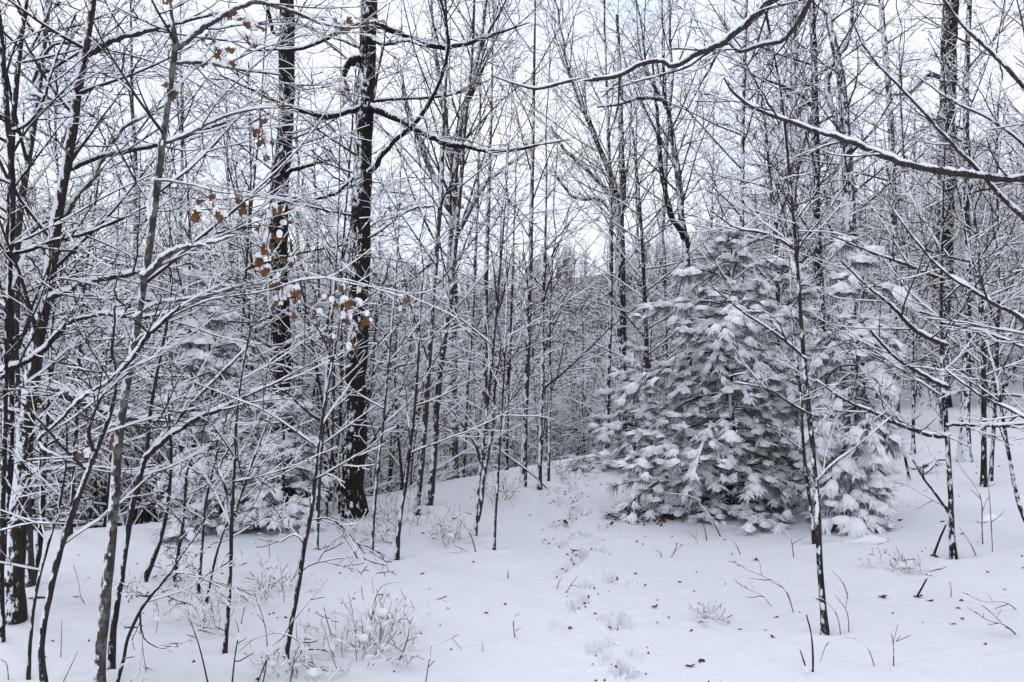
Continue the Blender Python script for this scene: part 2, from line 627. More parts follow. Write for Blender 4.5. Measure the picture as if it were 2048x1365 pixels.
def bumpy(R, rng, amt=0.06):
    return R * (1 + amt * np.convolve(rng.normal(0, 1, len(R) + 2), np.ones(3) / 3, 'valid'))


def sub_twigs(acc, P, R, rng, dens=1.0, scale=1.0, rise=0.01, snow=0.0042, flat=0.5, levels=3, sides=4, ang=48, bare=0.12):
    """Branchlets, twigs and twiglets growing from one limb (K,3)."""
    L = np.linalg.norm(np.diff(P, axis=0), axis=1).sum()
    P1, R1 = P[None], R[None]
    n = max(3, int(L / 0.16 * dens))
    A, RA = spawn(P1, R1, n, 0.12, 0.99, ang, 11, (0.40 * scale, 1.10 * scale), K=8, wob=0.075, rise=rise, flat=flat, rmax=0.006, rk=0.5, rng=rng)
    twigs(acc, A, RA, snow * 1.2, sides, bare=bare, rng=rng)
    if levels > 1:
        B, RB = spawn(A, RA, 5, 0.12, 0.98, 44, 12, (0.28, 0.62), rel=True, K=5, wob=0.09, rise=rise * 0.6, flat=0.5, rmax=0.0036, rng=rng)
        twigs(acc, B, RB, snow, 3, bare=bare, rng=rng, heavy=0.5)
        if levels > 2:
            C, RC = spawn(B, RB, 2, 0.15, 0.95, 45, 13, (0.35, 0.65), rel=True, K=3, wob=0.12, rise=rise * 0.4, flat=0.8, rmax=0.0028, rng=rng)
            twigs(acc, C, RC, snow * 0.85, 3, bare=bare + 0.1, rng=rng, heavy=0.5)


LINES = {}
WELLS = []


def hero_tree(name, label, pts, bark, Y=None, limbs=(), auto=None, top=2.5, cat='tree', group=None, snow=0.007, seed=1, wobY=0.08, sides=10, sidesnow=None):
    rng = np.random.default_rng(seed)
    if Y is None:
        b = hit(pts[0][0], pts[0][1]); Y = b[1]
    P, R = line3([(p[0], p[1], p[2] * (0.82 if pts[0][2] < 34 else 1.0)) for p in pts], Y, 0, 40, 0.0, rng)
    base = np.array([P[0, 0], P[0, 1], 0.0])
    base[2] = ground(base[0], base[1])
    if P[0, 2] > base[2] - 0.12:
        P = np.vstack([[P[0, 0], P[0, 1], base[2] - 0.15], P])
        R = np.append(R[0] * 1.12, R)
    w = np.sin(np.linspace(0, 6, len(P)) + seed) * wobY * np.linspace(0, 1, len(P))
    P[:, 1] += w
    if top:
        d = unit(P[-1] - P[-4]) + np.array([0, 0, 0.6])
        d = unit(d)
        k = 8
        ext = P[-1] + d * np.linspace(top / k, top, k)[:, None] + rng.normal(0, 0.02, (k, 3))
        P = np.vstack([P, ext]); R = np.append(R, R[-1] * np.linspace(0.95, 0.3, k))
    R = R * (1 + 0.42 * np.exp(-np.maximum(P[:, 2] - base[2], 0) / (0.05 + 2.2 * R[0])))
    WELLS.append((base[0], base[1], R[0]))
    P = P + rng.normal(0, 1, P.shape) * R[:, None] * 0.06
    root = thing(name, label, cat, base, group)
    LINES[root.name] = []
    acc = Acc()
    round_tube(acc, P, bumpy(R, rng), sides, 0)
    obj('trunk', acc.mesh('trunk', [bark], base), root)
    for lb in limbs:
        lp, kw = lb if isinstance(lb, tuple) else (lb, {})
        kw = dict(kw)
        lY = Y + kw.pop('y0', 0.0)
        dY = kw.pop('dY', 0.0)
        bk = kw.pop('bark', None) or bark
        LP, LR = line3(lp, lY, dY, max(14, 4 * len(lp)), 0.0, rng)
        j = np.argmin(np.linalg.norm(P - LP[0], axis=1))
        if np.linalg.norm(P[j] - LP[0]) < 0.35:
            LP = np.vstack([P[j], LP]); LR = np.append(LR[0], LR)
        LP[1:] += rng.normal(0, 1, LP[1:].shape) * LR[1:, None] * 0.18
        LINES[root.name].append((LP, LR))
        a = Acc()
        round_tube(a, LP, bumpy(LR, rng, 0.10), 7, 0)
        if kw.get('dens', 1) > 0:
            n0 = a.n
            sub_twigs(a, LP, LR, rng, **kw)
        br = obj('branch', a.mesh('branch', [bk, M_SNOW], base), root)
        sa = Acc()
        snow_ridge(sa, LP, LR, snow, rng)
        obj('snow_cover', sa.mesh('snow_cover', [M_SNOW], base), br)
    if auto:
        kw = dict(n=12, s0=0.15, s1=1.0, ang=55, L=(0.8, 1.8), rise=0.03, dens=0.9, scale=0.8, flat=None, levels=3, rmax=0.012, snow=0.0048)
        kw.update(auto)
        A, RA = spawn(P[None], R[None], kw['n'], kw['s0'], kw['s1'], kw['ang'], 12, kw['L'], K=10, wob=0.06, rise=kw['rise'], flat=kw['flat'], rmax=kw['rmax'], rk=0.55, taper=0.2, rng=rng)
        ca = Acc()
        twigs(ca, A, RA, kw['snow'] * 1.5, 4, rng=rng)
        B, RB = spawn(A, RA, max(3, int(7 * kw['dens'])), 0.10, 0.99, 43, 11, (0.28 * kw['scale'], 0.62 * kw['scale']), rel=True, K=5, wob=0.10, rise=kw['rise'] * 0.8, flat=0.6, rmax=0.005, rng=rng)
        twigs(ca, B, RB, kw['snow'] * 1.1, 4, rng=rng)
        C, RC = spawn(B, RB, 3, 0.12, 0.98, 44, 13, (0.3, 0.7), rel=True, K=4, wob=0.11, rise=kw['rise'] * 0.5, flat=0.8, rmax=0.0036, rng=rng)
        twigs(ca, C, RC, kw['snow'], 3, bare=0.15, rng=rng, heavy=0.45)
        if kw['levels'] > 2:
            D, RD = spawn(C, RC, 1, 0.2, 0.95, 45, 13, (0.35, 0.7), rel=True, K=2, wob=0.1, rise=0.01, flat=0.8, rmax=0.0026, rng=rng)
            twigs(ca, D, RD, kw['snow'] * 0.8, 3, bare=0.2, rng=rng, heavy=0.45)
        obj('crown', ca.mesh('crown', [M_TWIG, M_SNOW], base), root)
    return root, Y, P, R


# ---- the left side of the clearing
hero_tree('sapling', 'dark slim sapling standing at the extreme left edge of the picture',
          [(4, 1283, 13), (5, 1100, 12), (7, 900, 12), (5, 700, 12), (9, 560, 12), (20, 400, 13), (17, 240, 13), (13, 60, 12), (6, -20, 10)], M_DARK, seed=11,
          limbs=[([(14, 262, 8), (45, 255, 8), (80, 215, 7), (110, 120, 6), (150, 30, 5)], dict(dY=0.3)),
                 ([(8, 504, 9), (55, 502, 9), (105, 482, 8), (170, 468, 7), (240, 440, 6), (300, 410, 4)], dict(dY=0.3)),
                 ([(-20, 755, 14), (25, 735, 14), (85, 700, 13), (135, 648, 12), (200, 628, 11), (265, 634, 9), (330, 628, 7), (400, 600, 4)], dict(dY=0.4)),
                 ([(0, 1065, 9), (25, 1020, 9), (55, 965, 8), (60, 925, 6)], dict(dY=0.1, dens=0.4, scale=.6))],
          auto=dict(n=14, s0=0.3, L=(0.6, 1.4)))
_, Yb, _, _ = hero_tree('bare_tree', 'leaning brown tree with snow plastered trunk second from the left edge',
          [(24, 1238, 40), (30, 1120, 36), (36, 1000, 33), (46, 880, 30), (56, 780, 29), (72, 660, 27), (92, 575, 25), (110, 460, 23), (130, 370, 21), (152, 270, 19), (172, 150, 17), (190, 60, 15), (200, -30, 13)], M_BROWN, seed=12,
          limbs=[([(92, 600, 15), (120, 588, 15), (165, 566, 14), (230, 552, 13), (280, 545, 10), (340, 530, 6)], dict(dY=-0.2)),
                 ([(144, 338, 13), (160, 328, 13), (205, 312, 12), (260, 300, 11), (330, 285, 10), (400, 262, 8), (480, 235, 5)], dict(dY=0.3)),
                 ([(182, 112, 15), (200, 92, 14), (245, 72, 12), (310, 58, 10), (380, 40, 8), (440, 25, 5)], dict(dY=-0.3)),
                 ([(50, 785, 9), (70, 786, 9), (110, 790, 8), (135, 785, 5)], dict(dY=-0.3, dens=.5)),
                 ([(40, 962, 10), (65, 945, 10), (110, 938, 9), (165, 932, 7), (240, 940, 4)], dict(dY=-0.2)),
                 ([(100, 438, 13), (125, 440, 13), (150, 395, 12), (180, 365, 11), (205, 320, 10), (240, 262, 8), (280, 238, 6), (335, 208, 4)], dict(dY=0.3, bark=M_GREY))],
          auto=dict(n=16, s0=0.25, L=(0.7, 1.6)))
hero_tree('bare_tree', 'dark trunk between the left edge sapling and the leaning brown tree',
          [(12, 1120, 17), (16, 900, 17), (20, 700, 16), (23, 500, 15), (30, 380, 14), (40, 200, 13), (50, 0, 11)], M_DARK, Y=5.4, seed=13,
          limbs=[([(38, 128, 8), (60, 100, 8), (90, 40, 6), (110, -20, 5)], dict(dY=.3))], auto=dict(n=14, s0=0.3, L=(0.7, 1.5)))
hero_tree('bare_tree', 'pale trunk heavily plastered with snow behind the leaning brown tree',
          [(60, 1160, 20), (52, 1000, 20), (34, 740, 18), (38, 610, 17), (45, 440, 17), (64, 300, 16), (74, 190, 15), (81, 70, 15), (86, -20, 13)], M_WHITE, Y=5.9, seed=14,
          limbs=[([(56, 185, 8), (90, 196, 8), (130, 204, 7), (160, 198, 5)], dict(dY=-.3)),
                 ([(66, 165, 8), (100, 95, 7), (150, 85, 6), (230, 75, 4)], dict(dY=-.3))], auto=dict(n=18, s0=0.3, L=(0.8, 1.7)))
hero_tree('sapling', 'short stout sapling leaning right behind the leaning brown tree',
          [(62, 1162, 18), (80, 1080, 16), (90, 960, 13), (100, 800, 10), (98, 640, 8), (120, 480, 5)], M_DARK, seed=15, top=0.5, auto=dict(n=9, s0=0.3, L=(0.5, 1.2)))
hero_tree('sapling', 'curving snow dusted sapling rooted just inside the bottom left corner',
          [(96, 1420, 17), (89, 1365, 17), (85, 1300, 16), (93, 1240, 16), (103, 1190, 16), (118, 1120, 16), (139, 1040, 15), (160, 969, 14), (185, 895, 12), (205, 840, 10), (218, 790, 9), (221, 740, 8), (217, 703, 8), (230, 640, 6)], M_SAP, seed=16, top=0.3,
          limbs=[([(221, 762, 10), (256, 726, 10), (286, 683, 10), (310, 658, 9), (334, 635, 8), (360, 612, 6)], dict(dY=0.1, scale=.7)),
                 ([(185, 900, 8), (178, 860, 7), (200, 800, 6), (240, 745, 4)], dict(dY=-.1, scale=.6)),
                 ([(130, 1048, 4), (60, 1048, 4), (0, 1062, 3)], dict(dY=.2, dens=.7)),
                 ([(95, 905, 7), (75, 880, 8), (110, 850, 8), (165, 795, 8), (230, 755, 7), (256, 728, 6)], dict(dY=.1, dens=.6))],
          auto=dict(n=7, s0=0.35, L=(0.4, 0.9)))
T5, Y5, P5, R5 = hero_tree('bare_tree', 'grey lichened slender tree in the left foreground with forked top',
          [(200, 1390, 26), (203, 1300, 25), (212, 1210, 25), (222, 1100, 24), (229, 1000, 23), (233, 900, 22), (242, 810, 21), (258, 710, 20), (272, 610, 19), (288, 510, 18), (302, 410, 18), (320, 300, 17), (336, 210, 16), (352, 130, 15), (358, 88, 15), (352, 45, 10), (346, -20, 8)], M_GREY, seed=17, sides=12, top=1.0,
          limbs=[([(360, 95, 14), (378, 78, 13), (400, 58, 12), (430, 42, 11), (470, 18, 10), (510, 4, 9), (550, 12, 8), (590, 26, 7), (640, 45, 6), (690, 56, 5), (745, 52, 3)], dict(dY=.4, dens=.7)),
                 ([(284, 552, 13), (297, 548, 14), (320, 520, 14), (345, 504, 13), (368, 494, 12), (400, 488, 10), (430, 484, 8), (470, 470, 4)], dict(dY=-.2)),
                 ([(322, 290, 9), (345, 280, 9), (380, 268, 8), (430, 240, 7), (500, 220, 5), (560, 215, 3)], dict(dY=.4)),
                 ([(345, 128, 7), (375, 125, 8), (420, 128, 7), (480, 140, 6), (560, 150, 4)], dict(dY=.4)),
                 ([(262, 640, 6), (300, 612, 8), (350, 602, 7), (420, 590, 7), (500, 570, 6), (560, 560, 4)], dict(dY=.4)),
                 ([(310, 362, 6), (335, 362, 5), (390, 372, 4), (440, 385, 4), (500, 392, 3), (560, 400, 3), (610, 416, 2)], dict(dY=.2, dens=.5)),
                 ([(262, 690, 6), (330, 640, 5), (420, 600, 5), (520, 585, 4), (610, 560, 4), (690, 560, 3), (750, 578, 3), (810, 596, 2)], dict(dY=.3, dens=.5)),
                 ([(238, 868, 7), (224, 850, 7), (205, 885, 6), (190, 890, 4)], dict(dY=-.1, dens=.3, scale=.4))],
          auto=dict(n=9, s0=0.45, L=(0.5, 1.3)))
hero_tree('sapling', 'forked dark sapling rising right beside the grey lichened foreground tree',
          [(222, 1338, 17), (226, 1270, 16), (236, 1190, 15), (247, 1100, 15), (258, 1020, 14), (272, 965, 14), (285, 920, 12), (292, 890, 10), (300, 830, 9), (315, 765, 8), (335, 690, 7), (348, 630, 6), (356, 560, 4)], M_SAP, seed=18, top=0.3,
          limbs=[([(284, 925, 12), (300, 905, 12), (325, 882, 12), (360, 858, 11), (400, 832, 11), (440, 820, 10), (500, 788, 8), (560, 762, 5), (640, 715, 3)], dict(dY=.3, dens=.7)),
                 ([(290, 915, 9), (320, 878, 9), (350, 845, 8), (400, 790, 7), (450, 740, 6), (500, 690, 4)], dict(dY=.4, dens=.6))],
          auto=dict(n=6, s0=0.4, L=(0.4, 0.9)))
hero_tree('sapling', 'thin bent stem leaning right over the snow beside the foreground pair',
          [(232, 1375, 8), (245, 1320, 8), (252, 1280, 8), (275, 1230, 8), (300, 1195, 8), (345, 1145, 7), (372, 1105, 6), (405, 1055, 4)], M_SAP, seed=19, top=0.0,
          limbs=[([(280, 1225, 4), (285, 1270, 4), (310, 1292, 4), (332, 1297, 3)], dict(dens=.2, scale=.3)),
                 ([(345, 1145, 4), (390, 1150, 4), (440, 1175, 3)], dict(dens=.5, scale=.4))], auto=dict(n=5, s0=0.4, L=(0.25, 0.5), scale=.7))
hero_tree('sapling', 'straight thin sapling with a fork at knee height before the left pine',
          [(450, 1300, 10), (455, 1230, 10), (461, 1120, 9), (465, 1040, 9), (474, 930, 8), (478, 850, 7), (484, 760, 6), (492, 690, 5), (503, 620, 4)], M_SAP, seed=20, top=0.4,
          limbs=[([(472, 1022, 7), (488, 970, 7), (508, 915, 6), (525, 870, 5), (545, 820, 3)], dict(dY=.1, dens=.8, scale=.6)),
                 ([(470, 1030, 6), (445, 960, 6), (440, 930, 5), (470, 880, 4)], dict(dY=.1, scale=.6))], auto=dict(n=9, s0=0.3, L=(0.4, 0.9)))
hero_tree('sapling', 'leaning snow sided sapling rooted in the snow left of the brambles',
          [(571, 1310, 12), (580, 1260, 12), (592, 1200, 12), (602, 1140, 12), (612, 1085, 11), (624, 1030, 11), (632, 970, 10), (638, 900, 9), (648, 820, 8), (660, 740, 7), (672, 660, 5), (690, 560, 4)], M_SAP, seed=21, top=0.4,
          limbs=[([(624, 1040, 4), (640, 1038, 4), (665, 1040, 4), (700, 1070, 3), (730, 1108, 2)], dict(dens=.4, scale=.5)),
                 ([(610, 1090, 4), (590, 1070, 4), (560, 1085, 3)], dict(dens=.5, scale=.5)),
                 ([(606, 1140, 4), (625, 1128, 4), (670, 1118, 3), (705, 1115, 2)], dict(dens=.5, scale=.4))], auto=dict(n=9, s0=0.35, L=(0.4, 0.9)))
hero_tree('sapling', 'very thin straight sapling near the bottom left corner leaning slightly right',
          [(57, 1350, 8), (62, 1290, 8), (71, 1225, 8), (80, 1170, 7), (92, 1110, 7), (107, 1030, 6), (118, 940, 5), (128, 850, 4)], M_SAP, seed=22, top=0.3, auto=dict(n=8, s0=0.3, L=(0.3, 0.8)))
for i, (lab, pts) in enumerate([
        ('snow sided stem leaning right, beyond the foreground pair', [(290, 1160, 12), (312, 1105, 12), (328, 1045, 10), (336, 950, 9), (341, 880, 7), (345, 780, 5)]),
        ('thin stem with a tip bending right beyond the foreground pair', [(348, 1172, 8), (358, 1085, 8), (372, 985, 7), (388, 920, 6), (424, 892, 4)]),
        ('slim sapling with snow specks standing just left of the left pine', [(396, 1190, 7), (402, 1100, 7), (410, 1020, 6), (428, 950, 6), (446, 880, 4), (460, 800, 3)]),
        ('slanting thin stem below the left pine crossing its lowest boughs', [(412, 1205, 6), (428, 1130, 6), (452, 1060, 5), (485, 985, 4), (510, 915, 3)])]):
    hero_tree('sapling', lab, pts, M_SAP, seed=30 + i, top=0.3, auto=dict(n=9, s0=0.3, L=(0.35, 0.9)))

# ---- the two dark oaks
O2 = hero_tree('oak_tree', 'big dark oak with snow flecked trunk and long limbs left of the trail',
          [(696, 1032, 58), (701, 980, 50), (706, 900, 46), (712, 800, 43), (716, 700, 41), (719, 600, 39), (721, 500, 37), (723, 400, 37), (726, 300, 36), (729, 200, 35), (732, 100, 34), (736, 0, 32), (738, -60, 30)], M_OAK, seed=40, sides=16, snow=0.010,
          limbs=[([(735, 210, 17), (755, 222, 16), (795, 238, 14), (840, 262, 13), (885, 285, 12), (930, 293, 11), (980, 302, 9), (1040, 298, 7), (1090, 288, 4), (1140, 280, 3)], dict(dY=-.6, dens=.55)),
                 ([(738, 46, 13), (765, 52, 13), (795, 66, 12), (830, 82, 11), (880, 94, 10), (925, 90, 9), (965, 78, 7), (1010, 62, 5), (1060, 45, 3)], dict(dY=.4, dens=.55)),
                 ([(738, 75, 9), (755, 85, 9), (780, 88, 8), (815, 82, 6), (850, 95, 4)], dict(dY=-.3, dens=.5, scale=.6)),
                 ([(722, 218, 12), (700, 222, 12), (665, 232, 12), (640, 232, 11), (600, 220, 10), (555, 205, 8), (500, 178, 6), (440, 150, 4)], dict(dY=-.5, dens=.6)),
                 ([(722, 48, 10), (700, 55, 10), (670, 68, 9), (640, 84, 8), (600, 98, 7), (550, 100, 5), (490, 102, 3)], dict(dY=.4, dens=.6)),
                 ([(724, 118, 16), (706, 122, 17), (694, 134, 15), (690, 152, 10)], dict(dens=0)),
                 ([(726, 350, 13), (745, 342, 12), (760, 318, 11), (785, 285, 10), (825, 252, 9), (850, 220, 9), (872, 180, 8), (890, 130, 7), (897, 80, 6), (888, 25, 5), (870, -30, 4)], dict(dY=-.8, dens=.4)),
                 ([(716, 348, 9), (700, 362, 8), (670, 388, 7), (620, 400, 5), (570, 405, 3)], dict(dY=-.3, dens=.6)),
                 ([(733, 205, 8), (770, 200, 7), (830, 197, 6), (900, 190, 5), (960, 170, 3)], dict(dY=.8, dens=.6))],
          auto=dict(n=13, s0=0.35, L=(0.7, 1.7), ang=75))
hero_tree('oak_tree', 'straight dark oak rising from behind the left pine, left of the big oak',
          [(568, 1050, 43), (566, 950, 41), (563, 860, 40), (563, 740, 39), (561, 640, 38), (556, 520, 36), (556, 420, 36), (560, 345, 35), (566, 280, 31), (570, 190, 31), (572, 80, 30), (572, -40, 29)], M_OAK, Y=9.2, seed=41, sides=16,
          limbs=[([(574, 345, 11), (590, 338, 10), (620, 330, 8), (660, 320, 5)], dict(dens=.5)),
                 ([(556, 400, 8), (590, 395, 8), (660, 425, 6)], dict(dens=.6)),
                 ([(556, 70, 8), (545, 60, 8), (535, 10, 7), (530, -40, 5)], dict(dens=.4))],
          auto=dict(n=10, s0=0.5, L=(0.8, 2.0), ang=75))

# ---- trees along the edge of the slope, centre
MID = [
    ('slim speckled tree standing on the brink right of the big oak', 'bare_tree', M_MID, [(832, 1030, 15), (842, 940, 14), (852, 820, 14), (860, 700, 13), (866, 600, 12), (872, 520, 12), (880, 400, 11), (886, 240, 9), (893, 100, 7), (890, -20, 6)], None, dict(n=17, s0=.25, L=(1.0, 2.2), ang=42, rise=.02), []),
    ('dark tree close behind the slim speckled tree on the brink', 'bare_tree', M_MID, [(857, 1008, 20), (866, 930, 19), (872, 830, 17), (885, 700, 16), (900, 600, 15), (908, 500, 13), (920, 380, 11), (930, 250, 9), (945, 100, 7), (950, -20, 6)], None, dict(n=17, s0=.3, L=(1.0, 2.2), ang=38, rise=.03), []),
    ('stout forked tree with spreading upright crown in the middle distance', 'bare_tree', M_WHITE, [(906, 1000, 30), (905, 850, 28), (904, 700, 27), (904, 560, 26), (906, 440, 25), (908, 340, 22), (925, 240, 17), (945, 160, 13), (962, 80, 10), (975, -20, 8)], 14.5, dict(n=23, s0=.35, L=(1.6, 3.4), ang=34, rise=.05, rmax=.02),
        [([(900, 420, 15), (880, 380, 14), (858, 330, 12), (835, 270, 10), (815, 210, 7), (800, 130, 5)], dict(scale=1.5, dens=.9)), ([(905, 330, 16), (893, 270, 14), (885, 190, 11), (870, 100, 8), (862, 0, 6)], dict(scale=1.5, dens=.9)),
         ([(915, 470, 10), (950, 400, 10), (975, 365, 9), (1010, 335, 7), (1050, 305, 4)], dict(scale=1.3, dens=.8))]),
    ('thin twin stemmed sapling on the open snow at the edge of the slope', 'sapling', M_MID, [(949, 1072, 10), (955, 1010, 10), (962, 930, 9), (970, 850, 8), (982, 740, 8), (995, 600, 7), (1005, 480, 6), (1012, 380, 4), (1018, 280, 3)], None, dict(n=13, s0=.25, L=(.6, 1.4), ang=40, rise=.02),
        [([(956, 1042, 9), (963, 990, 9), (972, 930, 8), (985, 860, 7), (990, 780, 6), (1002, 690, 4)], dict(dens=.6, scale=.7)), ([(965, 935, 6), (950, 890, 5), (925, 850, 4), (905, 820, 3)], dict(scale=.6))]),
    ('thinnest lone sapling standing furthest onto the open snow beside the trail', 'sapling', M_SAP, [(989, 1098, 6), (991, 1040, 6), (996, 960, 6), (1000, 880, 5), (1006, 780, 5), (1012, 660, 4), (1014, 540, 3)], None, dict(n=9, s0=.3, L=(.4, 1.1), ang=42), []),
    ('dark limbed tree standing midway between the brink trees and the trail', 'bare_tree', M_MID, [(966, 1000, 15), (968, 900, 14), (970, 780, 14), (971, 660, 13), (972, 560, 12), (976, 430, 10), (980, 300, 8), (984, 150, 6), (986, 0, 5)], 12.0, dict(n=19, s0=.25, L=(1.0, 2.2), ang=42, rise=.02), []),
    ('straight dark tree at the head of the trail with the leaning pole', 'bare_tree', M_MID, [(1046, 975, 15), (1049, 880, 14), (1053, 760, 14), (1057, 640, 13), (1061, 520, 12), (1063, 420, 11), (1066, 300, 9), (1068, 180, 7), (1070, 50, 5), (1071, -60, 4)], None, dict(n=21, s0=.25, L=(1.2, 2.6), ang=40, rise=.03), []),
    ('slender tree just right of the straight dark tree at the trail head', 'bare_tree', M_MID, [(1079, 978, 11), (1081, 880, 10), (1084, 760, 9), (1086, 640, 8), (1090, 520, 7), (1092, 420, 5), (1093, 330, 4)], None, dict(n=13, s0=.25, L=(.8, 1.7), ang=42), []),
    ('thin dark tree beside the trail head farther right, before the distant thicket', 'bare_tree', M_MID, [(1097, 962, 7), (1099, 860, 7), (1101, 760, 6), (1100, 640, 5), (1104, 520, 4)], None, dict(n=10, s0=.3, L=(.6, 1.4), ang=42), []),
    ('thin stem pair leaning together in front of the brink trees', 'sapling', M_SAP, [(793, 1115, 11), (800, 1040, 10), (812, 960, 9), (822, 880, 8), (832, 800, 7), (838, 720, 6), (842, 620, 4)], None, dict(n=9, s0=.3, L=(.5, 1.2)), []),
    ('slim dark sapling immediately right of the big oak', 'sapling', M_MID, [(743, 1106, 8), (748, 1020, 8), (756, 930, 7), (768, 830, 7), (778, 720, 6), (790, 600, 5), (797, 480, 4), (800, 330, 3)], None, dict(n=12, s0=.25, L=(.5, 1.3)), []),
    ('narrow sapling with snowy twigs just left of the big oak', 'sapling', M_MID, [(631, 1096, 12), (636, 1000, 11), (643, 900, 10), (652, 800, 9), (660, 700, 8), (668, 560, 6), (672, 430, 4)], None, dict(n=12, s0=.25, L=(.6, 1.3)), []),
    ('pale snow coated sapling leaning against the left flank of the big oak', 'sapling', M_WHITE, [(648, 1060, 10), (655, 980, 9), (664, 880, 9), (668, 780, 8), (672, 680, 7), (690, 560, 6), (705, 420, 5), (715, 250, 4)], 8.0, dict(n=10, s0=.3, L=(.6, 1.3)), []),
    ('slender tree rising between the brink trees, slightly farther downhill', 'bare_tree', M_MID, [(925, 985, 9), (930, 880, 9), (936, 760, 8), (945, 640, 8), (952, 480, 7), (957, 320, 6), (962, 180, 4)], 12.8, dict(n=16, s0=.25, L=(1.0, 2.0), ang=42), []),
]
for i, (lab, nm, bk, pts, Y, au, lb) in enumerate(MID):
    hero_tree(nm, lab, pts, bk, Y=Y, limbs=lb, auto=dict(dict(rmax=.009, snow=.004), **au), seed=60 + i, top=2.0, sides=9, snow=.006)

